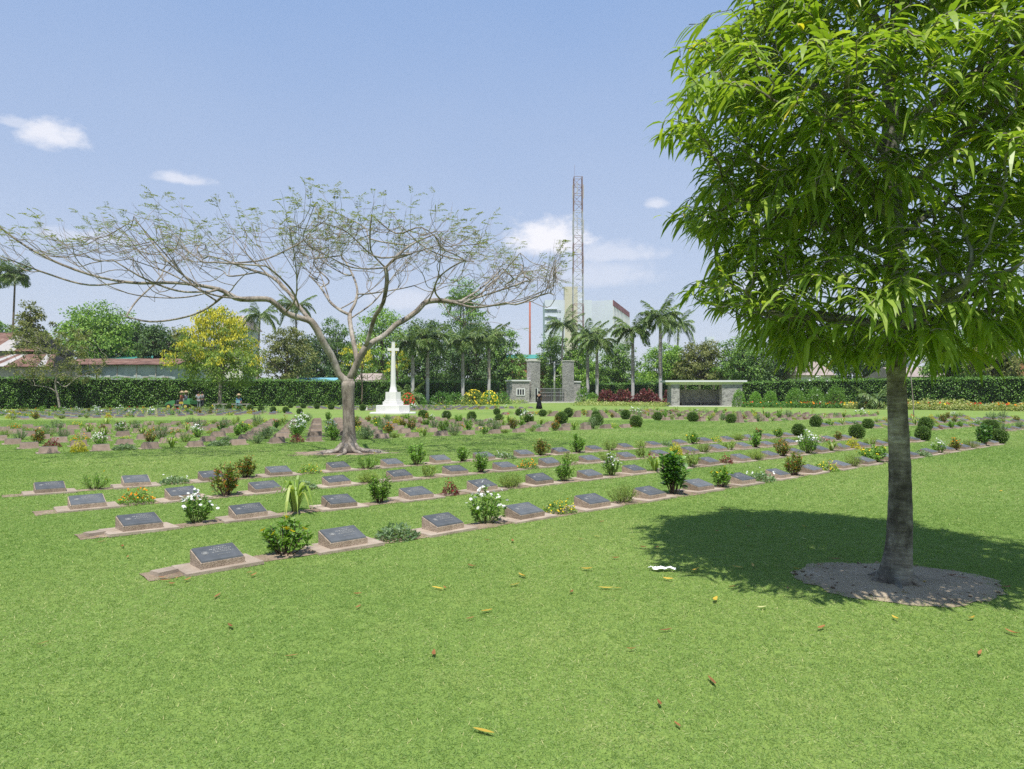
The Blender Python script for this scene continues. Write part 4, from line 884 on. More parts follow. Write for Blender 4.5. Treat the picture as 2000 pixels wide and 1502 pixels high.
PBN = {'mid': '{d}, {k} along the {j} row of the middle block', 'shelter': '{d}, {k} along the {j} row before the shelter', 'hedge': '{d}, {k} in the {j} row before the long hedge', 'cross': '{d}, {k} in the {j} row behind the white cross', 'right': '{d}, {k} in the {j} row behind the near trunk'}
cand.sort(key=lambda c_: c_[0][1])
pool = ['leafy', 'leafy', 'leafy', 'sparse', 'greybush', 'fine', 'trailing', 'lily', 'goldlow', 'leafyyellow', 'trailing', 'white', 'whitebig', 'marigold', 'goldlow', 'wispy', 'fine', 'sparse', 'sparse', 'lily', 'lilyred', 'celosia', 'croton', 'crotonlow', 'greybush', 'redlow', 'greybush', 'feathery', 'duranta', 'marigold']
FIX = {('mid', 0, 2): 'lily', ('mid', 0, 3): 'trailing', ('mid', 0, 4): 'greybush', ('mid', 0, 5): 'celosia', ('mid', 0, 6): 'leafy', ('mid', 0, 7): 'greybush', ('mid', 0, 8): 'fine', ('mid', 0, 9): 'lily', ('mid', 0, 10): 'greybush', ('mid', 0, 11): 'leafyyellow',
       ('mid', 0, 1): 'trailing', ('mid', 0, 12): 'fine', ('mid', 0, 13): 'sparse', ('mid', 0, 14): 'crotonlow', ('mid', 0, 15): 'lily', ('mid', 0, 16): 'greybush', ('mid', 1, 1): 'whitebig', ('mid', 1, 2): 'crotonlow', ('mid', 1, 7): 'white', ('mid', 1, 10): 'goldlow', ('mid', 1, 9): 'crotonlow', ('mid', 2, 6): 'redlow', ('mid', 2, 7): 'whitebig'}
farM = MB(); farP = MB(); nind = 76; npl = 76; LOD = {}
def lod_shrub(kind, v):
    if (kind, v) not in LOD:
        k = KIND[kind]; sv = dict(k); k['n'] = max(5, int(k['n'] * (.30 if k['form'] != 'ball' else .10))); k['leaves'] = max(3, int(k.get('leaves', 0) * .6)); k['ll'] = k.get('ll', .05) * 1.7
        if 'nf' in k: k['nf'] = max(3, int(k['nf'] * .4)); k['fr'] = k['fr'] * 1.5
        a = MB()
        for pn, mb in shrub_mb(kind, v + 7).items():
            if pn != 'stems': a.addmb(mb)
        KIND[kind] = sv; LOD[(kind, v)] = a
    return LOD[(kind, v)]
BACKM, FRONTM = far_b, far_m
for (p, ang, blk, j, k, back) in cand:
    kk, jj = ORD[k if k >= 0 else 0], ORD[j]
    if k < 0: kk = f'far-left {ORD[-k - 1]}'
    d = p[1]
    if nind < 300:
        marker(p, ang, BN[blk].format(k=kk, j=jj), {'mid': 'brown-backed markers of the middle block', 'right': 'dark plaques behind the near trunk', 'shelter': 'brown-backed markers before the shelter', 'hedge': 'dark plaques before the long hedge', 'cross': 'dark plaques behind the white cross'}[blk], 1 if d < 34 else 0, back); nind += 1
    else:
        M = Matrix.Translation((p[0], p[1], 0)) @ Matrix.Rotation(ang + random.uniform(-.03, .03), 4, 'Z'); farM.addmb(BACKM if back else FRONTM, M)
    if random.random() < (.94 if blk != 'mid' or j < 2 else .93):
        q = p + (B2u if blk == 'mid' else U * 1.23) * (.5 if blk != 'hedge' else -.5) + np.array((random.uniform(-.1, .1), random.uniform(-.1, .1)))
        kind = FIX.get((blk, j, k)) or random.choice(pool); v = random.randrange(2); s_ = random.uniform(.75, 1.2) * {'mid': .96, 'hedge': 1.05}.get(blk, .88)
        if npl < 300:
            place_shrub(kind, (q[0], q[1], 0), PBN[blk].format(d=KIND[kind]['desc'], k=kk, j=jj), 'plants of the further blocks', s_, v, d < 24); npl += 1
        else: farP.addmb(lod_shrub(kind, v), Matrix.Translation((q[0], q[1], 0)) @ Matrix.Rotation(random.uniform(0, 6.28), 4, 'Z') @ Matrix.Scale(s_ * 1.05, 4))
tag(farM.build('distant_grave_markers'), 'rows of small far-off grave markers across the lawn', 'grave markers', None, 'stuff')
tag(farP.build('distant_bed_plants'), 'small far-off flowering plants between the distant markers', 'bed plants', None, 'stuff')
# ---- clipped balls at the row ends of the further blocks
balls = []
for j in range(8): balls.append((B2s + B2b * j + B2u * 18.62, f'clipped box ball ending the {ORD[j]} row of the middle block'))
for j in range(9): balls.append((B3s + B3b * j - U * .75, f'clipped box ball starting the {ORD[j]} row before the shelter'))
for j in range(9): balls.append((B4s + B4b * j + U * .8, f'small clipped box ball ending the {ORD[j]} row before the long hedge'))
for j in range(7): balls.append((B5s + B5b * j - U * .8, f'small clipped box ball starting the {ORD[j]} row behind the white cross'))
for j in range(4): balls.append((B6s + B6b * j - U * .8, f'clipped box ball starting the {ORD[j]} row behind the near trunk'))
for p, lab in balls: place_shrub('ball', (p[0], p[1], 0), lab, 'clipped box balls', random.uniform(.95, 1.25), random.randrange(2), p[1] < 34)

# ================================================================== FALLEN LEAVES, LITTER
def dry(seed, L, W, curl):
    r = np.random.default_rng(seed); mb = MB(); n = 7; V = []
    for q_ in range(n):
        s_ = q_ / (n - 1); w = W * math.sin(math.pi * min(1, s_ * .93 + .05)) ** .8; x = (s_ - .5) * L; z = curl * (s_ - .5) ** 2 * L * 1.6 + .004
        sd = .25 * W * math.sin(s_ * 3 + seed); V += [(x, -w / 2 + sd, z + abs(curl) * w * .55), (x, sd, z), (x, w / 2 + sd, z + abs(curl) * w * (.3 + .5 * r.random()))]
    i = np.arange(n - 1)[:, None] * 3; mb.add(V, [np.concatenate([i + np.array([[0, 3, 4, 1]]), i + np.array([[1, 4, 5, 2]])])], ('dry_leaf_brown', 'dry_leaf_yellow', 'dry_leaf_pale')[seed % 3]); return mb.mesh('fallen_leaf')
DM = {c_: [dry(c_ + 3 * q_, .15 + .03 * (q_ % 3), .038 + .012 * (q_ % 2), (.15, .3, .08, .35)[q_]) for q_ in range(4)] for c_ in range(3)}
FL = [(425, 1168, 0), (448, 1229, 0), (84, 1262, 0), (569, 1286, 0), (849, 1283, 0), (855, 1153, 1), (922, 1109, 0), (951, 1198, 1), (918, 1213, 0), (945, 1436, 1), (240, 1071, 0), (250, 1091, 0), (1019, 1129, 1), (1006, 1146, 1), (1146, 1116, 1), (1175, 1022, 0), (1183, 1152, 1), (1206, 1153, 1), (1000, 1060, 0), (951, 1058, 0), (1167, 1051, 1), (1134, 1056, 0), (1236, 1052, 0),
      (1202, 1094, 0), (1256, 1072, 0), (1232, 1273, 0), (1390, 1336, 0), (1287, 1381, 0), (1323, 1423, 0), (1604, 1232, 0), (1915, 1281, 0), (1486, 1192, 2), (1398, 1177, 1), (1429, 1151, 0), (1538, 1153, 0), (1358, 1118, 1), (1305, 1136, 1), (1300, 1235, 0), (1748, 1213, 1), (1897, 1212, 1), (1978, 1241, 0), (1441, 1112, 1), (1470, 1108, 1), (1400, 1040, 0), (1462, 1031, 0), (1572, 1032, 1), (1571, 1056, 2),
      (1410, 996, 1), (1425, 998, 0), (1282, 1072, 0), (1555, 1115, 1), (1965, 1150, 0), (1880, 1132, 0), (1860, 1128, 0), (1800, 1144, 1), (1768, 1162, 1), (1630, 1095, 0), (1600, 1107, 0), (868, 1153, 0), (1832, 912, 1), (1955, 962, 1), (1986, 977, 0), (324, 1137, 0), (336, 1144, 0), (318, 1132, 0), (345, 1133, 0), (366, 1137, 0), (188, 1052, 0), (198, 1061, 0), (487, 1122, 0), (495, 1128, 0), (1115, 1160, 0), (700, 1190, 0), (698, 1165, 0), (1020, 1128, 0)]
CW = ('curled brown', 'yellow', 'pale green'); cnt = {}
for q_, (a, b_, c_) in enumerate(sorted(FL)):
    p = G(a, b_); where = 'in or round the tree pit' if a > 1550 and b_ < 1180 else 'in the near tree shadow' if a > 1330 and 990 < b_ < 1100 else 'between the paper scrap and the tree pit' if a > 1330 and b_ < 1250 else 'on the lawn right of centre' if a > 1100 and b_ > 1180 else 'left of the paper scrap' if a > 900 and b_ < 1180 else 'before the front row' if a > 560 else 'by the front left row ends' if b_ < 1150 else 'on the lower left lawn'
    cnt[(where, c_)] = cnt.get((where, c_), 0) + 1
    o = link('fallen_leaf', DM[c_][q_ % 4], None, (p.x, p.y, .019), random.uniform(0, 6.28)); o.rotation_euler[0] = random.uniform(-.2, .2); s_ = random.uniform(.4, .68) * (.85 if c_ == 0 else 1); o.scale = (s_, s_, s_)
    tag(o, f'{CW[c_]} fallen leaf {where}, {ORD[cnt[(where, c_)] - 1]} from its left', 'leaf', 'fallen leaves on the lawn')
p = G(1294, 1116); mb = MB(); rr = np.random.default_rng(8); n, m_ = 11, 5; V = []
for i in range(n):
    f = (i - (n - 1) / 2) / (n - 1) * 2; wd = .055 * (1 - .45 * abs(math.sin(f * 2.6 + .5))) * (1 - .5 * f * f)
    for j in range(m_): h_ = (j - 2) / 2; V.append((f * .115 + rr.normal() * .006, h_ * wd + .02 * math.sin(f * 3) + rr.normal() * .005, .026 + .016 * rr.random() + .008 * math.sin(i * 1.7 + j * 2.3)))
i, j = np.meshgrid(np.arange(n - 1), np.arange(m_ - 1), indexing='ij'); q = (i * m_ + j).reshape(-1, 1); mb.add(V, [q + np.array([[0, m_, m_ + 1, 1]])], 'paper_white')
tag(mb.build('paper_scrap', None, False, (p.x, p.y, 0), -.35), 'crumpled white paper scrap lying on the grass', 'litter')

# ================================================================== HEDGES
def hedge(name, a, b_, h, thick, label, seed, dens=95, top=True):
    r = np.random.default_rng(seed); a = np.array(a, float); b_ = np.array(b_, float); L = np.linalg.norm(b_ - a); d = (b_ - a) / L; nrm = np.array((d[1], -d[0]))   # nrm faces the lawn
    if nrm[1] > 0: nrm = -nrm
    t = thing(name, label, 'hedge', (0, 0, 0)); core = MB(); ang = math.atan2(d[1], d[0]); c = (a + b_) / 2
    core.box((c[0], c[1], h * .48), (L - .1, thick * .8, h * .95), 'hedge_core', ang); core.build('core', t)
    lf = MB()
    def face(n, f):
        s_ = r.uniform(0, L, n); q_, z, out = f(n, s_); wob = .10 * np.sin(s_ * 1.7 + z * 2.1 + seed) + .07 * np.sin(s_ * 4.3 - z * 3.3)
        p = np.concatenate([a + d * s_[:, None] + nrm * (q_ + wob * (np.abs(out[:, 1]) < .5))[:, None], (z + wob * .5)[:, None]], 1)
        o = np.concatenate([nrm[None] * out[:, 0:1], out[:, 1:2]], 1); dv = o * .55 + r.normal(size=(n, 3)) * .6 + np.array((0, 0, -.25)); nn = o + r.normal(size=(n, 3)) * .55 + np.array((0, 0, .45))
        lf.leaf2(p, dv, nn, r.uniform(.10, .19, n), r.uniform(.07, .11, n), 'hedge_leaf', .2)
    n = int(L * h * dens)
    face(n, lambda n, s_: (np.full(n, thick / 2) + r.uniform(-.13, .05, n), r.uniform(0, 1, n) * h, np.tile((1.0, .1), (n, 1))))
    face(int(L * thick * dens * 1.2), lambda n, s_: (r.uniform(-.5, .52, n) * thick, np.full(n, h) + r.uniform(-.1, .09, n), np.tile((.1, 1.0), (n, 1))))
    lf.build('foliage', t); return t
HA, HB = np.array((-58.0, 60.3)), np.array((-1.5, 100.5))
hedge('clipped_hedge', HA, HA + (HB - HA) * .99, 3.0, 1.3, 'long tall clipped hedge running behind the lawn to the stone gateway', 3)
HC, HD = np.array((11.5, 104.0)), np.array((47.5, 58.0))
hedge('clipped_hedge', HC, HC + (HD - HC) * .52, 2.75, 1.2, 'dark clipped hedge behind the palms and the flat-roofed shelter', 4)
hedge('clipped_hedge', HC + (HD - HC) * .525, HD + (HD - HC) * .12, 2.9, 1.3, 'sunlit clipped hedge behind the yellow flower bed', 5, 80)

# ================================================================== FURTHER TREES
def bg_tree(label, px, ytop, wpx, Y, ybot=None, leaf='tree_leaf_mid', bark='brown_bark', seed=1, ls=.26, lobes=8, clumps=170, per=26, name='broadleaf_tree', trunk_w=.25, group='trees beyond the hedge', squash=.8, airy=1.0, blossom=None, bfrac=0.0, cat='tree'):
    r = np.random.default_rng(seed); x0 = X(px, Y); ztop = Zp(ytop, Y); w = wpx / F * Y; zb = Zp(ybot, Y) if ybot else max(1.2, ztop * .22)
    t = thing(name, label, cat, (x0, Y, 0), 0, group); H = ztop - zb; lob = []
    for k in range(lobes):
        a = k * 2.4 + r.uniform(0, .8); f = (k + .5) / lobes; z = zb + H * (.06 + .76 * f); env = math.sin(math.pi * min(.97, .25 + .68 * f)) ** .7
        q = w * .30 * env * r.uniform(.5, 1.1); rr_ = w * r.uniform(.20, .29) * (1.1 - .35 * f); lob.append((math.cos(a) * q, math.sin(a) * q * .9, z, rr_, min(rr_ * squash, H * .30)))
    lob.append((0, 0, ztop - min(w * .2, H * .25), w * .22, min(w * .2, H * .25)))
    tk = MB(); tw_ = trunk_w; tk.tube(bez([(0, 0, -.05), (.1, 0, zb * .6), (0, .1, zb + H * .3), (0, 0, zb + H * .6)], 8), np.linspace(tw_, tw_ * .35, 8), 8, bark)
    for (lx, ly, lz, lr, lh) in lob: tk.tube(bez([(0, 0, zb * .8 + r.uniform(0, .25) * H), (lx * .5, ly * .5, lz * .85), (lx, ly, lz)], 6), np.linspace(tw_ * .45, .04, 6), 5, bark)
    tk.build('trunk', t, True)
    lf = MB(); bl = MB(); wts = np.array([l[3] ** 2 for l in lob]); idx = r.choice(len(lob), clumps, p=wts / wts.sum()); d = rnd_dirs(clumps, r, .25); LB = np.array(lob)[idx]
    C = LB[:, :3] + d * np.stack([LB[:, 3], LB[:, 3], LB[:, 4]], 1) * (r.uniform(.35, 1.08, clumps) ** .5)[:, None]
    C[:, 2] = np.maximum(C[:, 2], zb * .9)
    cr_ = w * .055 * r.uniform(.6, 1.3, clumps) * airy + .15; n = clumps * per; ci = np.repeat(np.arange(clumps), per)
    off = rnd_dirs(n, r) * (r.uniform(0, 1, n) ** .45)[:, None] * cr_[ci][:, None]; off[:, 2] *= .62; p = C[ci] + off
    o = p - np.array((0, 0, zb + H * .45)); o /= np.linalg.norm(o, axis=1, keepdims=True) + 1e-6
    dv = o * .5 + off / (cr_[ci][:, None] + .01) * .4 + r.normal(size=(n, 3)) * .6 + np.array((0, 0, -.3)); nn = o * .6 + r.normal(size=(n, 3)) * .6 + np.array((0, 0, .7))
    L_ = ls * r.uniform(.6, 1.3, n)
    if blossom:
        isb = ((off[:, 2] > -.3 * cr_[ci]) & (r.uniform(0, 1, clumps) < bfrac * np.clip((C[:, 2] - zb) / H * 2.2, .1, 1.6))[ci]) & (p[:, 2] > zb + H * .22)
        lf.leaf2(p[~isb], dv[~isb], nn[~isb], L_[~isb], L_[~isb] * .55, leaf, .2); m_ = isb.sum(); dn = r.normal(size=(m_, 3)) * .35 + np.array((0, 0, -1)); bl.leaf2(p[isb] + o[isb] * .12, dn, r.normal(size=(m_, 3)) + np.array((0, -1, .6)), r.uniform(.16, .38, m_), r.uniform(.09, .15, m_), blossom)
    else: lf.leaf2(p, dv, nn, L_, L_ * .55, leaf, .2)
    lf.build('crown', t)
    if bl.n: bl.build('blossom', t)
    return t
TREES = [
 ('big domed mango-green tree above the long rusty-roofed shed', 185, 598, 185, 98, 700, 'tree_leaf_bright', 21, .30, 260),
 ('dark rounded tree behind the green roof ridge', 262, 628, 120, 104, 705, 'tree_leaf_dark', 22, .28, 170),
 ('dark feathery tree right of the domed tree', 305, 632, 85, 92, 712, 'tree_leaf_dark', 23, .24, 120),
 ('thin grey-green tree beside the rusty hipped roof', 58, 588, 90, 84, 715, 'tree_leaf_olive', 24, .24, 120),
 ('low green treetop at the far left edge', -10, 628, 110, 120, 700, 'tree_leaf_mid', 25, .3, 120),
 ('olive tree left behind the golden-blossomed tree', 350, 640, 100, 96, 735, 'tree_leaf_olive', 26, .24, 110),
 ('grey-green thicket tree right of the golden-blossomed tree', 560, 640, 130, 100, 745, 'tree_leaf_olive', 27, .26, 150),
 ('dark round tree behind the forked trunk', 610, 655, 130, 108, 745, 'tree_leaf_dark', 28, .26, 150),
 ('mid-green tree showing between the forked limbs', 655, 620, 110, 112, 740, 'tree_leaf_mid', 29, .26, 130),
 ('light green tree behind the white cross', 745, 600, 170, 112, 735, 'tree_leaf_bright', 30, .28, 200),
 ('shadowy tree mass behind the leftmost royal palms', 830, 620, 170, 116, 755, 'tree_leaf_dark', 31, .28, 220),
 ('tallest dark tree rising behind the royal palms', 905, 540, 150, 122, 750, 'tree_leaf_mid', 32, .30, 240),
 ('dark tree filling behind the palm trunks', 930, 630, 150, 112, 760, 'tree_leaf_dark', 33, .28, 220),
 ('dense tree just left of the stone gateway', 985, 640, 100, 112, 760, 'tree_leaf_mid', 34, .28, 170),
 ('bushy tree behind the open gateway', 1080, 650, 110, 124, 765, 'tree_leaf_mid', 35, .28, 180),
 ('leafy tree right of the gateway pillar', 1130, 665, 90, 118, 760, 'tree_leaf_bright', 36, .28, 140),
 ('round green tree behind the right-hand palms', 1205, 668, 120, 118, 760, 'tree_leaf_mid', 37, .28, 160),
 ('yellow-green tree over the shelter roof', 1300, 672, 130, 106, 755, 'tree_leaf_bright', 38, .26, 180),
 ('olive tree above the shelter', 1370, 664, 130, 102, 755, 'tree_leaf_olive', 39, .26, 180),
 ('mid-green tree right of the shelter roof', 1450, 650, 130, 98, 750, 'tree_leaf_mid', 40, .26, 180),
 ('dark tree behind the drooping near foliage', 1530, 655, 120, 96, 745, 'tree_leaf_dark', 41, .26, 160),
 ('pale green tree behind the grey tiled roof', 1610, 640, 150, 100, 740, 'tree_leaf_bright', 42, .26, 190),
 ('dusky tree left of the near trunk', 1690, 650, 120, 96, 740, 'tree_leaf_dark', 43, .26, 150),
 ('olive tree behind the pale blue house', 1790, 630, 140, 100, 735, 'tree_leaf_olive', 44, .26, 180),
 ('leafy tree right of the pale blue house', 1885, 640, 130, 84, 735, 'tree_leaf_mid', 45, .24, 170),
 ('leafy tree just before the pale blue house', 1850, 668, 90, 74, 735, 'tree_leaf_mid', 48, .22, 120),
 ('rounded tree before the brick-topped house', 1945, 655, 110, 68, 735, 'tree_leaf_olive', 49, .22, 130),
 ('tall tree at the far right edge', 1960, 610, 130, 88, 735, 'tree_leaf_dark', 46, .26, 170),
 ('far-right treetop beyond the brick-topped house', 2060, 640, 130, 80, 735, 'tree_leaf_mid', 47, .26, 120)]
for (lab, px, yt, w, Y, yb, lf_, sd_, ls, cl_) in TREES: bg_tree(lab, px, yt, w, Y, yb, lf_, seed=sd_, ls=ls * 1.2, clumps=int(cl_ * 2.3), lobes=11)
bg_tree('golden-blossomed tree standing in front of the long hedge', 428, 600, 190, 70.5, 745, 'cassia_leaf', 'pale_bark', 51, .22, 13, 640, 30, 'golden_shower_tree', .22, None, .85, 1.0, 'yellow_blossom', .36)
bg_tree('small yellow-flecked tree left of the white cross', 706, 668, 110, 86, 738, 'cassia_leaf', 'brown_bark', 52, .18, 6, 60, 22, 'golden_shower_tree', .10, None, .8, 1.0, 'yellow_blossom', .45)
bg_tree('small yellow-flecked tree hidden behind the cross shaft', 775, 672, 60, 92, 738, 'cassia_leaf', 'brown_bark', 53, .18, 5, 40, 20, 'golden_shower_tree', .10, None, .8, 1.0, 'yellow_blossom', .5)

def thin_tree(label, pts, att, leaf, seed, name, tip=.012, bark='pale_bark', nl=5, ls=.16, step=.25, kill=.4):
    r = np.random.default_rng(seed); t = thing(name, label, 'tree', (0, 0, 0)); T = Tree(); T.limb(pts[0], None, step)
    for q_ in pts[1:]: T.limb(q_, T.near(q_[0]), step)
    T.grow(att, step, 3, kill, 50, (0, 0, .05), .3, r); T.finish(tip, 2.3); mb = MB(); T.mesh(mb, bark, lambda r_: 6 if r_ > .03 else 4); mb.build('trunk', t, True)
    lf = MB(); ti = np.array([T.p[i] for i in T.tips]); n = len(ti) * nl; p = np.repeat(ti, nl, 0) + r.normal(size=(n, 3)) * .16; lf.leaf2(p, rnd_dirs(n, r, .1), rnd_dirs(n, r, 1), ls * r.uniform(.6, 1.3, n), ls * .5, leaf); lf.build('crown', t)
Y = 67.5
def Q(px, py, Y_, dy=0): q_ = P(px, py, Y_); return (q_.x, Y_ + dy, max(q_.z, -.05))
r = np.random.default_rng(61); att = [Q(*a, Y, r.uniform(-2, 2)) for a in np.stack([r.uniform(35, 190, 420), r.uniform(645, 745, 420)], 1) if abs(a[0] - 108) < 78 - (745 - a[1]) * .05]
thin_tree('thin crooked pale-limbed tree in front of the left end of the long hedge', [[Q(117, 801, Y), Q(113, 775, Y), Q(108, 752, Y), Q(110, 738, Y), Q(112, 715, Y)], [Q(112, 768, Y), Q(95, 757, Y), Q(60, 752, Y)], [Q(110, 745, Y), Q(128, 755, Y), Q(150, 738, Y), Q(175, 722, Y, 1), Q(205, 705, Y, 1), Q(235, 680, Y, 1)], [Q(110, 740, Y), Q(125, 733, Y), Q(160, 738, Y, -1)]], att, 'tree_leaf_olive', 61, 'crooked_tree', nl=30, ls=.24)
Y = 44.5; r = np.random.default_rng(62); att = [Q(*a, Y, r.uniform(-1, 1)) for a in np.stack([r.uniform(1762, 1860, 90), r.uniform(655, 722, 90)], 1)]
thin_tree('slender young tree with bare forked twigs right of the near trunk', [[Q(1785, 816, Y), Q(1783, 780, Y), Q(1780, 745, Y), Q(1779, 725, Y)], [Q(1779, 725, Y), Q(1800, 708, Y), Q(1830, 690, Y), Q(1858, 678, Y)], [Q(1779, 728, Y), Q(1768, 712, Y), Q(1764, 690, Y)]], att, 'tree_leaf_olive', 62, 'slender_tree', tip=.008, nl=2, ls=.12)

# ---- unbroken woodland that closes the view far behind the hedges
r = np.random.default_rng(91); wood = MB(); n = 60000; ang = r.uniform(-.72, .74, n); dist = r.uniform(128, 165, n); xx = ang * dist; hgt = 7.2 + 1.6 * np.sin(ang * 23) + 1.3 * np.sin(ang * 61 + 1) + .8 * np.sin(ang * 140)
zz = hgt * r.uniform(0, 1, n) ** .75 * (.75 + .25 * (dist - 128) / 37); p = np.stack([xx, dist, zz], 1); wood.leaf2(p, rnd_dirs(n, r), rnd_dirs(n, r, 1.0) + np.array((0, -.5, 0)), r.uniform(.4, .9, n), r.uniform(.3, .5, n), 'tree_leaf_mid', .2)
tag(wood.build('treeline'), 'unbroken green treeline far behind the hedges', 'woodland', None, 'stuff')

# ================================================================== PALMS
def frond_mb(seed, L, droop, lw, ll, n=34, lift=.5):
    r = np.random.default_rng(seed); s_ = np.linspace(0, 1, n); x = L * (s_ - .18 * droop * s_ ** 3); z = L * (lift * s_ - droop * s_ ** 2.1); c = np.stack([x, 0 * s_, z], 1); mb = MB()
    mb.tube(c[::4], np.linspace(.045, .008, len(c[::4])), 4, 'crownshaft'); T_ = np.gradient(c, axis=0); T_ /= np.linalg.norm(T_, axis=1, keepdims=True)
    for rep in range(2):
        for sg in (-1, 1):
            k = np.arange(3, n); le = ll * np.sin(math.pi * np.clip(s_[k] * .86 + .12, 0, 1)) ** .6 * r.uniform(.8, 1.15, len(k)); d = np.stack([0 * k, np.full(len(k), sg * 1.0), 0 * k], 1) * .85 + T_[k] * .65 + np.stack([0 * k, 0 * k, r.uniform(-.25, .45, len(k))], 1)
            mb.leaf6(c[k], d, np.tile((0, 0, 1.0), (len(k), 1)) + r.normal(size=(len(k), 3)) * .4, le, lw, 'palm_leaf', r.uniform(.35, .8, len(k)))
    return mb
FR = {'royal': [frond_mb(s_, 2.8, d_, .11, .85, 34, l_).mesh('frond') for s_, d_, l_ in ((1, .55, .75), (2, .85, .65), (3, 1.15, .5), (4, .3, 1.1))],
      'coco': [frond_mb(s_ + 10, 3.3, d_, .075, .85, 36, l_).mesh('frond') for s_, d_, l_ in ((1, .55, .7), (2, .9, .6), (3, 1.2, .35), (4, .3, 1.0))],
      'fan': [frond_mb(s_ + 20, 1.6, d_, .10, .75, 16, l_).mesh('frond') for s_, d_, l_ in ((1, .2, .9), (2, .5, .4), (3, .8, .1), (4, .1, 1.3))]}
def palm(label, px, ytrunk, Y, rad, kind, name, nfr=16, lean=0.0, sc=1.0, shaft=1.5, group=None, base=None):
    x0 = X(px, Y); zt = Zp(ytrunk, Y); t = thing(name, label, 'palm', (x0, Y, 0), 0, group); r = random.Random(int(px) * 7 + 1)
    c = bez([(-lean, 0, -.05), (-lean * .6, 0, zt * .4), (0, 0, zt)], 12); z = c[:, 2]; rad_ = rad * np.interp(z / zt, [0, .04, .12, .5, .8, 1], [1.55, 1.2, .95, 1.05, .95, .75]); mb = MB(); mb.tube(c, rad_, 10, 'palm_trunk' if kind != 'fan' else 'brown_bark'); mb.build('trunk', t, True)
    if shaft: mb = MB(); mb.tube([(0, 0, zt - .02), (0, 0, zt + shaft * .4), (0, 0, zt + shaft)], [rad * .82, rad * .85, rad * .35], 10, 'crownshaft'); mb.build('crownshaft', t, True)
    for k in range(nfr):
        f = k / (nfr - 1); v = 3 if f < .2 else 0 if f < .45 else 1 if f < .75 else 2
        o = link('frond', FR[kind][v], t, (0, 0, zt + shaft * .85)); s_ = sc * r.uniform(.85, 1.1); o.scale = (s_, s_, s_); o.rotation_euler = (r.uniform(-.25, .25), r.uniform(-.1, .12), k * 2.4 + r.uniform(-.3, .3))
RP = 'royal palms standing in a line by the gateway'
for lab, px, yt, Y in (('royal palm with the leftmost clear grey trunk', 835, 684, 91), ('royal palm second of the three left of the gateway', 904, 688, 94), ('royal palm third of the three left of the gateway', 955, 680, 97), ('royal palm half hidden behind the white cross', 806, 694, 89),
                       ('shorter royal palm right of the gateway', 1166, 690, 96), ('slim royal palm close behind the shorter one', 1148, 676, 101), ('royal palm second from the shelter', 1236, 668, 92), ('tallest royal palm next to the shelter', 1290, 642, 88)):
    palm(lab, px, yt, Y, .23, 'royal', 'royal_palm', 20, 0, random.uniform(.95, 1.1), 1.6, RP)
for lab, px, yt, Y, ln in (('coconut palm behind the golden-blossomed tree', 507, 622, 108, .6), ('coconut palm above the left limb of the bare tree', 577, 604, 112, -.5), ('coconut palm before the white building', 1100, 640, 118, .5), ('coconut palm behind the tallest royal palm', 1325, 640, 120, .4), ('coconut palm high behind the dark palms', 900, 590, 126, .2)):
    palm(lab, px, yt, Y, .16, 'coco', 'coconut_palm', 18, ln, 1.1, .4, 'coconut palms beyond the hedge')
palm('tall lone palm with bare curved trunk at the far left', 28, 540, 115, .16, 'fan', 'toddy_palm', 40, .7, 1.4, .3)
palm('second tall palm cut by the left edge', -16, 540, 120, .16, 'fan', 'toddy_palm', 40, .4, 1.4, .3)
palm('low clump palm beside the near trunk, before the hedge', 1712, 786, 67, .10, 'royal', 'clump_palm', 16, .1, .75, .2)
palm('small dark palm beside the white cross', 795, 780, 84, .10, 'royal', 'clump_palm', 14, .1, .8, .2)

# ================================================================== WHITE CROSS
YC = 53.2; xc = X(768, YC); t = thing('memorial_cross', 'tall white stone memorial cross on a stepped base', 'memorial', (xc, YC, 0), R(6))
def oct_prism(w, z0, z1, w1=None):
    mb = MB(); w1 = w1 or w; k = 8; V = []
    for ww, z in ((w, z0), (w1, z1)):
        for q_ in range(k): a = (q_ + .5) * math.pi / 4; V.append((ww / 2 / math.cos(math.pi / 8) * math.cos(a), ww / 2 / math.cos(math.pi / 8) * math.sin(a), z))
    i = np.arange(k); mb.add(V, [np.stack([i, (i + 1) % k, k + (i + 1) % k, k + i], 1), [tuple(range(k))[::-1]], [tuple(range(k, 2 * k))]], 'white_stone'); return mb
for w, z0, z1 in ((3.35, 0, .10), (2.45, .10, .62), (1.5, .62, .90), (1.28, .90, 1.02)): oct_prism(w, z0, z1).build('step', t)
oct_prism(1.12, 1.02, 1.62, 1.10).build('pedestal', t)
mb = MB(); mb.lathe([(.30, 1.62), (.29, 1.68), (.22, 2.0), (.20, 2.2), (.155, 4.35)], 8, 'white_stone'); mb.build('shaft', t)
mb = MB(); mb.box((0, 0, 4.72), (.24, .20, .75), 'white_stone'); mb.box((0, 0, 5.20), (.24, .20, .215), 'white_stone', taper=.97); mb.box((0, 0, 5.34), (.25, .21, .06), 'white_stone'); mb.build('cross_head', t)
for s_ in (-1, 1):
    mb = MB(); mb.box((s_ * .265, 0, 4.80), (.288, .19, .20), 'white_stone'); mb.box((s_ * .395, 0, 4.80), (.05, .22, .235), 'white_stone'); mb.build('cross_arm', t)
mb = MB(); mb.box((0, 0, .12), (.24, .12, .24), 'white_stone', .1, .9); p = G(715, 801); tag(mb.build('white_stone_block', None, False, (p.x, p.y, 0)), 'tiny white stone block on the grass left of the cross', 'stone block')

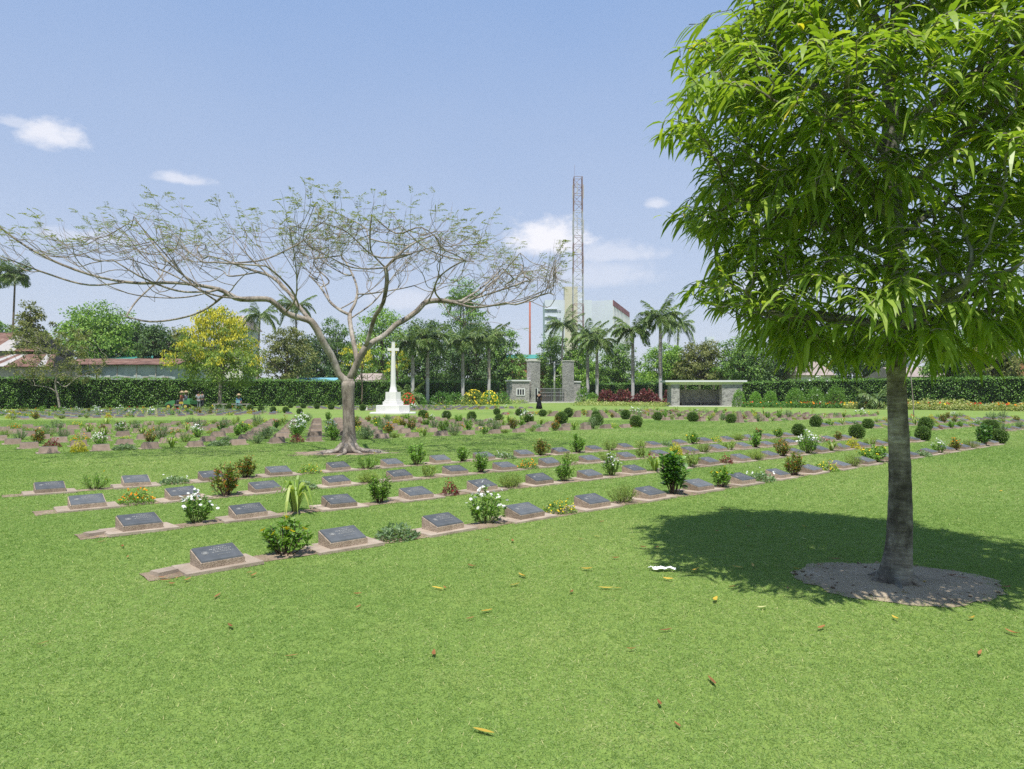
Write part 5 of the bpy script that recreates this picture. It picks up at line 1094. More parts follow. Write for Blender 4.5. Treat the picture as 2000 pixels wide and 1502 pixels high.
# ================================================================== GATEWAY
YG = 103.0; UA = R(40)
t = thing('stone_gateway', 'grey stone gateway with two tall pillars, low wings and iron gates', 'gateway', (X(1036, YG), YG, 0), 0)
def gbox(name, cx, cy, cz, sx, sy, sz, mat, rz=UA, parent=None, taper=1.0):
    mb = MB(); mb.box((0, 0, 0), (sx, sy, sz), mat, 0, taper); o = mb.build(name, parent or t); o.location = (cx, cy, cz); o.rotation_euler = (0, 0, rz); return o
u3 = np.array((math.cos(UA), math.sin(UA))); v3 = np.array((-u3[1], u3[0]))
def at(a, b_): q_ = u3 * a + v3 * b_; return q_[0], q_[1]
x_, y_ = at(.6, 0); lp = gbox('pillar', x_, y_, 3.05, 1.75, .95, 6.1, 'grey_masonry'); o = gbox('coping', 0, 0, 3.10, 1.87, 1.07, .12, 'pale_render', 0, lp)
x_, y_ = at(7.65, 0); rp = gbox('pillar', x_, y_, 3.15, 1.55, .95, 6.3, 'grey_masonry', taper=1.0); o = gbox('coping', 0, 0, 3.20, 1.67, 1.07, .12, 'pale_render', 0, rp)
wl = MB(); wl.box((0, 0, 0), (2.9, 2.2, 3.15), 'grey_masonry'); x_, y_ = at(-1.75, .75); wl_ = wl.build('wing', t); wl_.location = (x_, y_, 1.575); wl_.rotation_euler = (0, 0, R(12))
gbox('coping', 0, 0, 1.68, 3.2, 2.5, .2, 'white_paint', 0, wl_)
wf = gbox('window', .15, -1.11, .05, 1.3, .10, 1.05, 'white_paint', 0, wl_)
for k in range(3): gbox('pane', .15 - .36 + k * .36, -1.165, .05, .235, .012, .78, 'dark_void', 0, wl_)
x_, y_ = at(9.35, .9); wr = gbox('wing', x_, y_, 1.55, 1.9, 2.0, 3.1, 'grey_masonry', R(25)); gbox('coping', 0, 0, 1.65, 2.1, 2.2, .2, 'white_paint', 0, wr)
gbox('door', .15, -.48, -1.95, .62, .03, 2.2, 'white_paint', 0, lp); gbox('door_recess', .08, -.50, -1.95, .34, .012, 2.1, 'dark_void', 0, lp)
x_, y_ = at(4.1, 0); gbox('threshold', x_, y_, .07, 10.5, 1.3, .14, 'pale_render')
for s_, (a0, a1) in enumerate(((1.55, 4.12), (4.2, 6.8))):
    mb = MB()
    for z in (.22, 1.05, 1.55, 2.12): mb.bar((*at(a0, 0), z), (*at(a1, 0), z), .06, 'grey_iron')
    for q_ in np.linspace(a0, a1, 14): mb.bar((*at(q_, 0), .15), (*at(q_, 0), 2.2), .035, 'grey_iron')
    for q_ in np.linspace(a0 + .05, a1 - .05, 4): mb.bar((*at(q_, .01), .15), (*at(q_, .01), 1.55), .07, 'black_iron')
    mb.build('gate_leaf', t)
mb = MB(); mb.box((0, 0, 1.0), (9, .3, 2.0), 'brick_red'); tag(mb.build('brick_wall', None, False, (X(1078, 125), 125, 0), R(20)), 'low red wall across the road seen through the gateway', 'wall')
mb = MB(); Yl = 118; tl = thing('street_lamp', 'grey concrete lamp post seen between the gateway pillars', 'street lamp', (X(1083, Yl), Yl, 0)); mb.tube([(0, 0, 0), (0, 0, Zp(706, Yl))], [.22, .12], 8, 'concrete_pole'); mb.build('pole', tl, True)
mb = MB(); mb.tube(bez([(.1, 0, 4.2), (.8, -.2, 4.35), (1.4, -.3, 4.6)], 5), [.05] * 5, 5, 'concrete_pole'); mb.box((1.5, -.3, 4.65), (.7, .22, .12), 'mast_white'); mb.build('lamp_arm', tl)

# ================================================================== SHELTER
YS = 79.0; xs0, xs1 = X(1299, YS), X(1455, YS); xm = (xs0 + xs1) / 2; ws = xs1 - xs0
t = thing('stone_shelter', 'low flat-roofed stone shelter with open front and inner bench', 'shelter', (xm, YS, 0), R(-4))
def sb(name, c_, sz, mat, taper=1.0): mb = MB(); mb.box(c_, sz, mat, 0, taper); return mb.build(name, t)
sb('roof', (0, 1.5, 2.82), (ws, 4.2, .20), 'white_paint'); sb('fascia', (.1, 1.5, 2.58), (ws - 1.0, 3.5, .278), 'cream_fascia')
sb('pillar', (-ws / 2 + 1.15, .5, 1.22), (.9, 1.6, 2.44), 'grey_masonry'); sb('pillar', (ws / 2 - 1.55, .5, 1.22), (2.2, 1.6, 2.44), 'grey_masonry')
sb('back_wall', (0, 3.1, .95), (ws - 1.5, .4, 1.9), 'grey_masonry')
for k in range(5): sb('mullion', (-ws / 2 + 1.2 + k * 1.62, 3.1, 2.17), (.22, .35, .54), 'pale_render')
sb('floor', (0, 1.5, .04), (ws - .8, 3.9, .08), 'pale_render'); sb('bench', (0, 2.6, .48), (ws - 4.2, .5, .08), 'timber_grey')
for s_ in (-1, 0, 1): sb('bench_leg', (s_ * 2.1, 2.6, .26), (.14, .44, .36), 'timber_grey')
for s_, xx in ((-1, -ws / 2 + 1.0), (1, ws / 2 - 1.0)): sb('side_wall', (xx, 2.1, 1.22), (.4, 1.58, 2.44), 'grey_masonry')

# ================================================================== BUILDINGS BEYOND
Yb = 235.0
t = thing('white_block', 'distant white office block with red parapet stripe and rows of windows', 'building', (X(1130, Yb), Yb, 0))
def bb(name, px0, px1, y0, y1, dep, mat, dy=0, parent=None, z0=None):
    a, b_ = X(px0, Yb) - X(1130, Yb), X(px1, Yb) - X(1130, Yb); zt_, zb_ = Zp(y0, Yb), (0 if y1 is None else Zp(y1, Yb)); mb = MB(); mb.box(((a + b_) / 2, dep / 2 + dy, (zt_ + zb_) / 2), (b_ - a, dep, zt_ - zb_), mat); return mb.build(name, parent or t)
bb('wall', 1064, 1156, 586, None, 14, 'building_white'); bb('stair_tower', 1103, 1128, 560, None, 5, 'building_cream', -.3)
w2 = bb('roof_room', 1128, 1142, 570, 586.2, 4, 'building_white', 1)
for k in range(7): 
    for j in range(3): bb('window', 1068 + k * 4.8, 1071.6 + k * 4.8, 606 + j * 15, 610 + j * 15, .1, 'building_glass', -.12) if k < 6 else None
for j in range(3): bb('ledge', 1063, 1088, 603 + j * 15, 604 + j * 15, .5, 'building_white', -.5)
wx = MB(); L2 = 39.0; rz = R(72.7); ww = X(1156, Yb) - X(1130, Yb); H2 = Zp(584, Yb)
wx.box((0, 0, H2 / 2), (L2, 8, H2), 'building_white'); wing = wx.build('wall', t); wing.rotation_euler = (0, 0, rz); wing.location = (ww + 3.6 + L2 / 2 * math.cos(rz), 4 + L2 / 2 * math.sin(rz), 0)
mb = MB(); mb.box((0, -4.08, H2 - .9), (L2 + .1, .2, 1.9), 'building_red'); mb.build('parapet_stripe', wing)
for j in range(3):
    for k in range(12): mb = MB(); mb.box((-L2 / 2 + 1.8 + k * 3.2, -4.05, H2 - 4.2 - j * 4.4), (1.5, .14, 2.7), 'building_glass'); mb.build('window', wing)
for k in range(13): mb = MB(); mb.box((-L2 / 2 + .3 + k * 3.2, -4.12, H2 / 2 - 1), (.45, .3, H2 - 2.2), 'white_paint'); mb.build('fin', wing)
# lattice mast
Ym = 215.0; xm_ = X(1129, Ym); zt_ = Zp(347, Ym); t = thing('lattice_mast', 'tall red and white lattice telecom mast above the white block', 'mast', (xm_, Ym, 0)); hw0, hw1 = 1.75, 1.25; nseg = 26
legs = [(-1, -1), (1, -1), (1, 1), (-1, 1)]
def mp_(s_, f): hw_ = hw0 + (hw1 - hw0) * f; return (s_[0] * hw_, s_[1] * hw_, zt_ * f)
for s_ in legs:
    for b0, b1 in ((0, .42), (.42, .56), (.56, .70), (.70, .84), (.84, 1)):
        mb = MB(); mb.bar(mp_(s_, b0), mp_(s_, b1), .22, 'mast_white' if b0 in (.42, .70) else 'mast_red'); mb.build('leg', t)
br = MB()
for k in range(nseg):
    f0, f1 = k / nseg, (k + 1) / nseg; m_ = 'mast_white' if .42 < f0 < .56 or .70 < f0 < .84 else 'mast_red'
    for q_ in range(4):
        a, b_ = legs[q_], legs[(q_ + 1) % 4]; br.bar(mp_(a, f1), mp_(b_, f1), .12, m_); br.bar(mp_(a, f0) if k % 2 else mp_(b_, f0), mp_(b_, f1) if k % 2 else mp_(a, f1), .10, m_)
tag(br.build('bracing', t), None, None, None, 'stuff')
for z, r_, s_ in ((.94, 1.9, 2.6), (.78, 1.9, 2.6), (.62, 1.9, 2.0)):
    for a in (.4, 2.4, 4.5): mb = MB(); mb.box((math.cos(a) * r_, math.sin(a) * r_, zt_ * z), (.32, .22, s_ * 1.6), 'mast_white', a); mb.build('antenna_panel', t)
mb = MB(); mb.lathe([(.05, -.2), (.7, .0), (.75, .1)], 12, 'mast_white'); o = mb.build('dish', t); o.location = (.2, -1.6, zt_ * .66); o.rotation_euler = (R(80), 0, 0)
mb = MB(); mb.bar((-1.0, 0, zt_), (-1.0, 0, zt_ + 4), .05, 'mast_red'); mb.build('lightning_rod', t)
Yo = 150; mb = MB(); mb.tube([(0, 0, 0), (0, 0, Zp(588, Yo))], [.24, .18], 8, 'red_oxide'); tag(mb.build('rust_red_pole', None, True, (X(1035, Yo), Yo, 0)), 'tall rust-red steel pole behind the gateway', 'pole')
# houses
def house(label, px0, px1, yeave, yridge, Y, wall, roof, dep=9, name='house', hip=0.0, over=.6, nw=0, rz=0, sheets=0, ybase=None, wincol='dark_void', door=False):
    x0_, x1_ = X(px0, Y), X(px1, Y); w = x1_ - x0_; ze, zr = Zp(yeave, Y), Zp(yridge, Y); t = thing(name, label, 'house', ((x0_ + x1_) / 2, Y, 0), rz)
    mb = MB(); mb.box((0, dep / 2, ze / 2), (w, dep, ze), wall); mb.build('wall', t)
    n = max(1, sheets or 1); a0, a1 = -w / 2 - over, w / 2 + over; h_ = hip * w
    rf = MB(); V = [(a0, -over, ze - .05), (a1, -over, ze - .05), (a1, dep + over, ze - .05), (a0, dep + over, ze - .05), (a0 + h_, dep / 2, zr), (a1 - h_, dep / 2, zr)]
    if n == 1: rf.add(V, [[(0, 1, 5, 4), (2, 3, 4, 5)], [(1, 2, 5), (3, 0, 4)], [(0, 3, 2, 1)]], roof); rf.build('roof', t)
    else:
        rf.add([V[1], V[2], V[5], V[3], V[0], V[4]], [[(0, 1, 2), (3, 4, 5)], [(1, 3, 5, 2)], [(4, 3, 1, 0)]], 'dark_void'); ro = rf.build('roof', t)
        for k in range(n):                                        # corrugated sheets laid one beside the other
            f0, f1 = k / n, (k + 1) / n + .004; lift = .01 + .03 * random.random(); A = lambda f: (a0 + (a1 - a0) * f, -over - random.uniform(0, .12), ze - .03 + lift); B = lambda f: (a0 + h_ + (a1 - a0 - 2 * h_) * f, dep / 2, zr + .02 + lift)
            m2 = MB(); m2.add([A(f0), A(f1), B(f1), B(f0)], [[(0, 1, 2, 3)]], roof if random.random() < .86 else 'zinc_sheet'); m2.build('roof_sheet', ro)
    for k in range(nw):
        xx = -w / 2 + w * (k + .5) / nw; mb = MB(); mb.box((xx, -.03, ze * .62), (.75, .12, .85), 'timber_grey'); wo_ = mb.build('window', t); mb = MB(); mb.box((xx, -.10, ze * .62), (.52, .06, .62), wincol); mb.build('pane', wo_)
        if k: mb = MB(); mb.box((-w / 2 + w * k / nw, -.03, ze / 2), (.10, .1, ze - .02), 'timber_grey'); mb.build('wall_post', t)
    return t
house('long low pale-blue shed with patched rusty corrugated roof', 116, 342, 712, 698, 84, 'weathered_wall', 'rusted_iron', 8, 'rusty_roofed_shed', .02, .5, 6, 0, 16)
house('narrow green-roofed building behind the rusty shed', 172, 290, 700, 692, 96, 'weathered_wall', 'teal_roof', 8, 'green_roofed_shed')
house('old house with broad rusty hipped roof at the far left', -75, 58, 686, 644, 82, 'timber_grey', 'rusted_iron', 10, 'rusty_roofed_house', .28, .8, 3, R(8), 12)
house('lower rusty lean-to roof in front of the old house', -40, 96, 716, 690, 76, 'timber_grey', 'rusted_iron', 6, 'rusty_lean_to', .22, .5, 2, R(4), 10)
house('grey house gable left of the golden-blossomed tree', 325, 372, 678, 657, 104, 'pale_render', 'tile_roof', 8, 'gabled_house', .1, .5, 2)
house('house roof showing above the golden-blossomed tree', 430, 475, 640, 612, 128, 'pale_render', 'tile_roof', 8, 'gabled_house', .2, .5, 0)
house('low blue-sheeted hut behind the hedge', 578, 650, 744, 737, 100, 'blue_sheet', 'blue_sheet', 5, 'blue_hut', 0, .3)
house('thatch-brown roofed hut left of the white cross', 698, 736, 745, 728, 104, 'pale_render', 'tile_roof', 7, 'brown_roofed_hut', .1, .5)
house('teal-roofed building behind the gateway', 975, 1062, 700, 690, 140, 'brick_red', 'teal_roof', 10, 'teal_roofed_building', .2, .8)
mb = MB(); Yq = 128; mb.box((0, 0, Zp(704, Yq)), (X(1068, Yq) - X(1012, Yq), 5, .35), 'pale_render'); mb.box((0, .2, Zp(716, Yq) / 2), (5, 4, Zp(706, Yq)), 'brick_red'); tag(mb.build('flat_roofed_brick_house', None, False, (X(1040, Yq), Yq, 0)), 'brown brick house with white flat roof behind the gateway', 'house')
house('grey tiled roof showing under the near foliage', 1566, 1622, 732, 704, 92, 'pale_render', 'tile_roof', 8, 'grey_roofed_house', .12, .5)
house('pale blue house with grey-brown gable right of the near trunk', 1768, 1850, 735, 715, 78, 'weathered_wall', 'tile_roof', 8, 'pale_blue_house', 0, .4, 3)
mb = MB(); mb.box((0, 0, 0), (3.6, 3, 1.6), 'building_white'); o = mb.build('upper_storey'); o.location = (X(1795, 84), 84, Zp(706, 84)); tag(o, 'white upper storey behind the pale blue house', 'house')
t = thing('brick_topped_house', 'tall weathered house with brick panel cut by the right edge', 'house', (X(2030, 72), 72, 0)); mb = MB(); mb.box((0, 3, Zp(650, 72) / 2), (4.6, 6, Zp(650, 72)), 'weathered_wall'); mb.build('wall', t); mb = MB(); mb.box((-.1, -.06, Zp(715, 72) - 1.2), (4.4, .1, 4), 'brick_red'); mb.build('brick_panel', t)
mb = MB(); mb.add([(-2.9, -.6, Zp(652, 72)), (2.9, -.6, Zp(652, 72)), (2.9, 6.6, Zp(652, 72)), (-2.9, 6.6, Zp(652, 72)), (0, -.6, Zp(630, 72)), (0, 6.6, Zp(630, 72))], [[(0, 1, 4), (3, 5, 2)], [(0, 4, 5, 3), (1, 2, 5, 4)]], 'brick_red'); mb.build('roof', t)
mb = MB(); mb.box((0, 0, Zp(658, 420) / 2), (4.5, 4, Zp(658, 420)), 'building_white'); tag(mb.build('distant_tower_block', None, False, (X(1386, 420), 420, 0)), 'tiny distant tower block above the trees', 'building')

# ================================================================== BEDS BY THE HEDGES
def scatter_leaves(name, label, poly_fn, n, h, leaf, ls, seed, flowers=(), cat='bed plants', nf=0, fr=.05):
    r = np.random.default_rng(seed); xy = poly_fn(n, r); z = r.uniform(0, 1, n) ** .6 * h * (1 + .35 * np.sin(xy[:, 0] * 1.9) * np.cos(xy[:, 1] * 2.3)); p = np.concatenate([xy, np.maximum(z, .02)[:, None]], 1); mb = MB(); mb.leaf2(p, rnd_dirs(n, r, .5), rnd_dirs(n, r, 1), ls * r.uniform(.6, 1.3, n), ls * .42, leaf, .15)
    for k, f in enumerate(flowers):
        xy = poly_fn(nf, r); q = np.concatenate([xy, (h * r.uniform(.75, 1.25, nf))[:, None]], 1); keep = np.sin(q[:, 0] * .9 + k * 2.1 + q[:, 1] * .5) > -.1; mb.disc(q[keep], rnd_dirs(keep.sum(), r, 1) + np.array((0, -.6, 0)), fr * r.uniform(.7, 1.3, keep.sum()), f, 5)
    return tag(mb.build(name), label, cat, None, 'stuff')
def strip(p0, p1, w):
    p0, p1 = np.array(p0, float), np.array(p1, float); d = (p1 - p0) / np.linalg.norm(p1 - p0); nr = np.array((-d[1], d[0]))
    return lambda n, r: p0 + (p1 - p0) * r.uniform(0, 1, n)[:, None] + nr * (r.uniform(-.5, .5, n) * w)[:, None]
g1 = lambda px, py: np.array(G(px, py)[:2])
scatter_leaves('ground_cover', 'pale variegated ground cover in front of the gateway and palms', strip(g1(790, 790), g1(1010, 788), 7), 5200, .45, 'cover_leaf', .24, 71, ('petal_yellow', 'petal_white'), nf=110)
scatter_leaves('ground_cover', 'whitish ground cover edging the lawn right of the gateway', strip(g1(1130, 792), g1(1308, 794), 4.5), 4200, .38, 'leaf_variegated', .2, 72)
scatter_leaves('ground_cover', 'yellow-green ground cover under the maroon shrubs', strip((X(1150, 93), 93), (X(1300, 88), 88), 2.2), 2600, .6, 'cover_leaf', .24, 73)
scatter_leaves('flower_bed', 'red-flowered dark border below the clipped domes', strip((X(1452, 75), 75.0), (X(1690, 70), 70.0), 2.0), 4200, .50, 'leaf_dark', .20, 74, ('petal_red', 'petal_orange'), nf=90, fr=.09)
scatter_leaves('flower_bed', 'yellow variegated border along the sunlit hedge', strip((X(1650, 69), 69.0), (X(2040, 59), 59.0), 2.6), 7000, .55, 'leaf_variegated', .22, 75, ('petal_yellow', 'petal_orange', 'petal_red'), nf=110, fr=.08)
scatter_leaves('flower_bed', 'mixed green undergrowth before the right-hand hedge', strip((X(1720, 71), 71.5), (X(2060, 61.5), 61.5), 1.6), 5000, 1.5, 'leaf_dark', .24, 76)
def clump_shrub(name, label, px, Y, w, h, leaf, seed, n=700, ls=.18, group=None, cat='shrub', flower=None, nf=0, strap=False):
    r = np.random.default_rng(seed); t = thing(name, label, cat, (X(px, Y), Y, 0), 0, group); d = rnd_dirs(n, r, .25); d[:, 2] = np.abs(d[:, 2]); q = r.uniform(.55, 1, n) ** .6; p = d * q[:, None] * np.array((w / 2, w / 2, h)); p[:, 2] = np.maximum(p[:, 2], .05); mb = MB()
    if strap: mb.leaf6(p * .6, d + np.array((0, 0, .5)) + r.normal(size=(n, 3)) * .3, rnd_dirs(n, r, 1), ls * 3.2 * r.uniform(.7, 1.2, n), ls * .42, leaf, .7)
    else: mb.leaf2(p, d + r.normal(size=(n, 3)) * .6, d + r.normal(size=(n, 3)) * .5, ls * r.uniform(.6, 1.3, n), ls * .5, leaf, .1)
    mb.build('foliage', t); st = MB()
    for k in range(5): a = k * 1.26; st.tube([(0, 0, -.02), (math.cos(a) * w * .2, math.sin(a) * w * .2, h * .6)], [.04, .015], 5, 'stem_brown')
    st.build('stems', t)
    if flower: m_ = MB(); dd = rnd_dirs(nf, r, .3); dd[:, 2] = np.abs(dd[:, 2]); m_.disc(dd * np.array((w / 2, w / 2, h)) * 1.02, dd + np.array((0, -.5, 0)), .11 * r.uniform(.6, 1.3, nf), flower, 5); m_.build('blossoms', t)
    return t
k = 0
for px in (1178, 1190, 1202, 1213, 1224, 1246, 1257, 1268, 1279, 1306): k += 1; clump_shrub('maroon_shrub', f'maroon-leaved shrub, {ORD[k - 1]} in the row beside the palms', px, 91 - (px - 1178) * .04, 1.2, 1.95, 'leaf_maroon', 80 + k, 420, .30, 'maroon shrubs beside the palms', strap=(k % 3 == 0))
for k, (px, w, h, Y) in enumerate(((1443, 1.4, 2.0, 77), (1476, 1.4, 1.7, 76), (1505, 1.5, 1.8, 75), (1553, 2.1, 2.15, 74), (1592, 2.1, 2.15, 73), (1632, 2.2, 2.3, 72))):
    clump_shrub('clipped_dome', f'clipped light green dome, {ORD[k]} to the right of the shelter', px, Y, w, h, 'leaf_green', 100 + k, 2600, .12, 'clipped domes by the shelter', 'topiary')
for k, px in enumerate((1776, 1808, 1826, 1845, 1862, 1880)): clump_shrub('variegated_dracaena', f'yellow-striped spiky shrub, {ORD[k]} beside the slender young tree', px, 66 - k * .5, 1.5, 1.2, 'leaf_variegated', 120 + k, 130, .32, 'spiky striped shrubs before the hedge', strap=True)
clump_shrub('white_flowered_shrub', 'tall shrub dotted with white flowers behind the clipped domes', 1600, 77, 4.2, 3.3, 'leaf_green', 130, 1500, .2, None, 'shrub', 'petal_white', 60)
clump_shrub('red_flowered_shrub', 'red-flowered shrub beside the foot of the cross', 797, 80, 1.7, 1.5, 'leaf_green', 131, 600, .18, None, 'shrub', 'petal_red', 90)
clump_shrub('yellow_flowered_bush', 'yellow-flowered bush before the palms, left of the gateway', 925, 89, 3.0, 1.9, 'leaf_olive', 132, 1000, .22, None, 'shrub', 'petal_yellow', 60)
clump_shrub('yellow_flowered_bush', 'bush with bright yellow flowers close to the gateway wing', 956, 91, 2.4, 1.8, 'leaf_green', 133, 800, .22, None, 'shrub', 'petal_yellow', 110)
for k, (px, w, h, Y) in enumerate(((815, 2.4, 1.6, 88), (862, 3.2, 1.7, 90), (890, 2.6, 1.6, 92), (980, 2.6, 1.7, 95), (1140, 2.4, 2.3, 97), (1158, 2.0, 1.5, 95))): clump_shrub('rounded_shrub', f'dark rounded shrub, {ORD[k]} along the palm border from the cross', px, Y, w, h, 'leaf_dark' if k < 4 else 'leaf_green', 140 + k, 700, .22, 'shrubs of the palm border')

# ================================================================== PEOPLE, BENCH, MACHINE
def skin_mesh(name, joints, edges, mat, parent, sub=1):
    me = bpy.data.meshes.new(name); me.from_pydata([j[:3] for j in joints], edges, []); o = link(name, me, parent); me.materials.append(MATS[mat])
    s_ = o.modifiers.new('skin', 'SKIN'); s_.use_smooth_shade = True
    for v_, j in zip(me.skin_vertices[0].data, joints): v_.radius = (j[3], j[4] if len(j) > 4 else j[3])
    me.skin_vertices[0].data[0].use_root = True
    m_ = o.modifiers.new('sub', 'SUBSURF'); m_.levels = sub; m_.render_levels = sub; return o
def person(label, loc, rz, pose='stand', shirt='grey_cloth', lower='dark_cloth', hat=False, skirt=False):
    t = thing('person', label, 'person', loc, rz); hip = .86 if pose == 'stand' else 0.0
    if pose == 'stand': kn = [(.10, -.02, .46), (-.10, -.02, .46)]; ft = [(.11, .02, .06), (-.11, .02, .06)]; toe = [(.12, -.14, .03), (-.12, -.14, .03)]
    else: kn = [(.13, -.42, .02), (-.13, -.42, .02)]; ft = [(.13, -.44, -.40), (-.13, -.44, -.40)]; toe = [(.13, -.56, -.42), (-.13, -.56, -.42)]
    h0 = hip
    J = [(0, 0, h0, .12, .10), (0, .01, h0 + .22, .12, .09), (0, .01, h0 + .44, .14, .09), (0, 0, h0 + .55, .055), (0, -.01, h0 + .66, .085, .095), (0, -.01, h0 + .77, .06, .07),
         (.17, 0, h0 + .47, .055), (.22, .02, h0 + .22, .042), (.19, -.12, h0 + .02, .034), (.18, -.16, h0 - .06, .03), (-.17, 0, h0 + .47, .055), (-.22, .02, h0 + .22, .042), (-.19, -.12, h0 + .02, .034), (-.18, -.16, h0 - .06, .03)]
    E = [(0, 1), (1, 2), (2, 3), (3, 4), (4, 5), (2, 6), (6, 7), (7, 8), (8, 9), (2, 10), (10, 11), (11, 12), (12, 13)]
    for s_ in range(2):
        b0 = len(J); J += [((.10, -.10)[s_], 0, h0 - .05, .08), (*kn[s_], .058), (*ft[s_], .042), (*toe[s_], .035)]; E += [(0, b0), (b0, b0 + 1), (b0 + 1, b0 + 2), (b0 + 2, b0 + 3)]
    skin_mesh('body', J, E, 'skin', t)
    skin_mesh('shirt', [(0, 0, h0 + .02, .145, .125), (0, .01, h0 + .22, .14, .115), (0, .01, h0 + .45, .155, .11), (.18, 0, h0 + .46, .075), (.225, .02, h0 + .20, .062), (-.18, 0, h0 + .46, .075), (-.225, .02, h0 + .20, .062)], [(0, 1), (1, 2), (2, 3), (3, 4), (2, 5), (5, 6)], shirt, t)
    if skirt: mb = MB(); mb.lathe([(.16, h0 + .10), (.19, h0 - .10), (.25, h0 - .45), (.33, .03)], 14, lower); mb.build('skirt', t, True)
    else:
        L_ = [(0, 0, h0, .135, .12)]; e_ = []
        for s_ in range(2): b0 = len(L_); L_ += [((.10, -.10)[s_], 0, h0 - .06, .10), (*kn[s_], .078), (ft[s_][0], ft[s_][1], ft[s_][2] + .08, .062)]; e_ += [(0, b0), (b0, b0 + 1), (b0 + 1, b0 + 2)]
        skin_mesh('trousers', L_, e_, lower, t)
    mb = MB(); z = h0 + .70
    for k_ in range(1): mb.lathe([(.105, z - .04), (.118, z + .03), (.10, z + .10), (.04, z + .145)], 12, 'hair', (0, .015, 0))
    mb.build('hair', t, True)
    if hat: mb = MB(); mb.lathe([(.27, z + .05), (.26, z + .065), (.13, z + .11), (.11, z + .20), (.03, z + .22)], 16, 'straw', (0, 0, 0)); mb.build('straw_hat', t, True)
    face = MB(); face.lathe([(.012, -.02), (.016, 0), (.006, .03)], 6, 'skin', (0, -.115, z - .03))
    for s_ in (-1, 1): face.box((s_ * .035, -.108, z + .0), (.022, .01, .012), 'hair')
    face.box((0, -.108, z - .075), (.045, .01, .01), 'brick_red'); face.build('face', t); return t
p = G(1053, 799); person('person in long black dress walking on the lawn before the gateway', (p.x, p.y, 0), R(160), 'stand', 'black_cloth', 'black_cloth', False, True)
Yw = 66.5
person('standing worker in grey shirt beside the green machine', (X(388, Yw), Yw, 0), R(200), 'stand', 'pale_cloth', 'grey_cloth')
person('standing worker in dark clothes, right of the grey-shirted worker', (X(395, Yw + .6), Yw + .6, 0), R(150), 'stand', 'grey_cloth', 'dark_cloth')
def bpart(mb, name, par): return mb.build(name, par)
t = thing('garden_bench', 'long low grey bench under the golden-blossomed tree', 'bench', (X(452, 67.2), 67.2, 0), R(3))
for k in range(3): mb = MB(); mb.box((0, -.17 + k * .17, .47), (3.4, .15, .06), 'timber_grey'); mb.build('seat_plank', t)
for k in range(5): mb = MB(); mb.box((-1.5 + k * .75, 0, .22), (.14, .4, .44), 'concrete_pole'); mb.build('leg', t)
person('seated person in blue shirt and straw hat on the long bench', (X(467, 67.2), 67.15, .56), R(10), 'sit', 'blue_cloth', 'dark_cloth', True)
t = thing('folding_chair', 'small teal metal chair standing before the seated person', 'chair', (X(467, 65.6), 65.6, 0), R(170))
for sx in (-1, 1):
    for sy in (-1, 1): mb = MB(); mb.bar((sx * .2, sy * .18, 0), (sx * .2, sy * .18, .43 if sy < 0 else .85), .035, 'mast_white'); mb.build('leg', t)
mb = MB(); mb.box((0, 0, .44), (.44, .40, .04), 'chair_teal'); mb.build('seat', t); mb = MB(); mb.box((0, .18, .72), (.42, .03, .26), 'chair_teal'); mb.build('backrest', t)
# green utility machine
Yv = 66.0; t = thing('utility_cart', 'small green two-seat utility cart parked before the hedge', 'cart', (X(352, Yv), Yv, 0), R(-8))
def vb(name, c_, sz, mat, taper=1.0, par=None): mb = MB(); mb.box(c_, sz, mat, 0, taper); return mb.build(name, par or t)
mb = MB(); prof_ = [(-1.15, .36), (-1.18, .52), (-1.05, .66), (-.55, .82), (-.20, .86), (-.20, .36)]; V = [(a, s_ * .52, b_) for s_ in (-1, 1) for a, b_ in prof_]; n = len(prof_); i = np.arange(n)
mb.add(V, [np.stack([i, (i + 1) % n, n + (i + 1) % n, n + i], 1), [tuple(range(n))[::-1]], [tuple(range(n, 2 * n))]], 'machine_green'); mb.build('hood', t)
vb('floor_pan', (.1, 0, .40), (.62, 1.1, .10), 'machine_grey'); vb('seat', (.42, 0, .62), (.42, 1.0, .20), 'machine_yellow'); vb('seat_back', (.66, 0, .86), (.12, 1.0, .36), 'machine_grey')
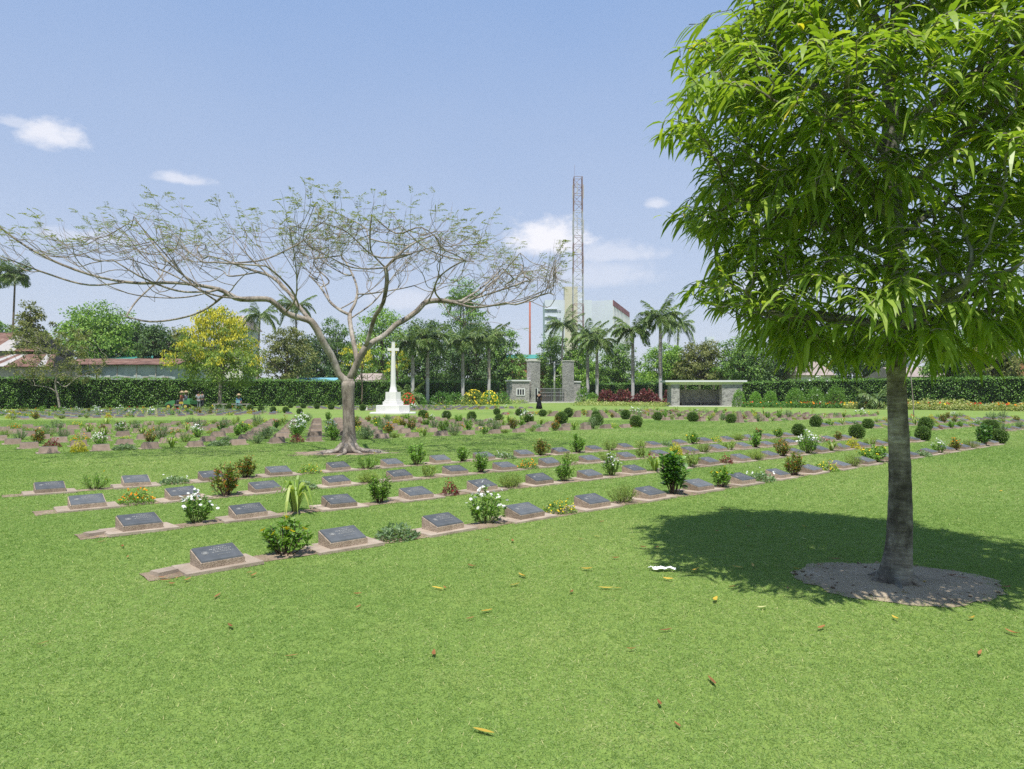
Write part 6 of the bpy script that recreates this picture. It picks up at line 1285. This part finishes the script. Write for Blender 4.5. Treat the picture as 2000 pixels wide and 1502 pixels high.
vb('cargo_bed', (1.02, 0, .66), (.66, 1.15, .34), 'machine_green'); vb('bumper', (-1.2, 0, .36), (.06, .9, .12), 'black_iron'); vb('engine_cover', (.95, 0, .92), (.3, .5, .18), 'machine_green', .8)
for s_ in (-1, 1): vb('headlight', (-1.165, s_ * .33, .58), (.03, .16, .07), 'machine_grey')
for sx in (-.78, .92):
    for s_ in (-1, 1):
        w_ = link('wheel', None, t); w_.location = (sx, s_ * .52, .26); w_.rotation_euler = (R(90), 0, 0)
        mb = MB(); mb.lathe([(.16, -.10), (.25, -.10), (.27, -.05), (.27, .05), (.25, .10), (.16, .10)], 16, 'tyre_rubber'); mb.build('tyre', w_); mb = MB(); mb.lathe([(.155, -.105), (.155, .105), (.05, .11)], 12, 'machine_yellow'); mb.build('rim', w_)
mb = MB(); an = np.linspace(0, 6.2832, 13); mb.tube([(-.05 + .08 * math.sin(a), .22 + .16 * math.cos(a), 1.0 + .13 * math.sin(a)) for a in an], [.018] * 13, 5, 'black_iron'); mb.bar((-.05, .22, 1.0), (-.22, .22, .84), .04, 'black_iron'); mb.build('steering_wheel', t)
person('seated driver in orange top and straw hat on the green cart', (X(352, Yv) + .30, Yv - .30, .82), R(-98), 'sit', 'orange_cloth', 'dark_cloth', True)
person('seated rider in pale shirt and straw hat on the green cart', (X(352, Yv) + .42, Yv + .28, .84), R(-98), 'sit', 'pale_cloth', 'dark_cloth', True)

# ================================================================== AIR
mb = MB(); mb.box((0, 550, 44.0), (1420, 1320, 92), 'dark_void'); hzo = mb.build('haze'); hzo.data.materials.clear(); tag(hzo, 'thin pale tropical haze over the whole place', 'haze', None, 'stuff')
hm_ = bpy.data.materials.new('haze_air'); hm_.use_nodes = True; nt = hm_.node_tree; nt.nodes.clear(); pv = nt.nodes.new('ShaderNodeVolumePrincipled'); pv.inputs['Color'].default_value = (.95, .96, 1.0, 1); pv.inputs['Density'].default_value = .00022; pv.inputs['Anisotropy'].default_value = .1
ou = nt.nodes.new('ShaderNodeOutputMaterial'); nt.links.new(pv.outputs[0], ou.inputs['Volume']); hzo.data.materials.append(hm_)
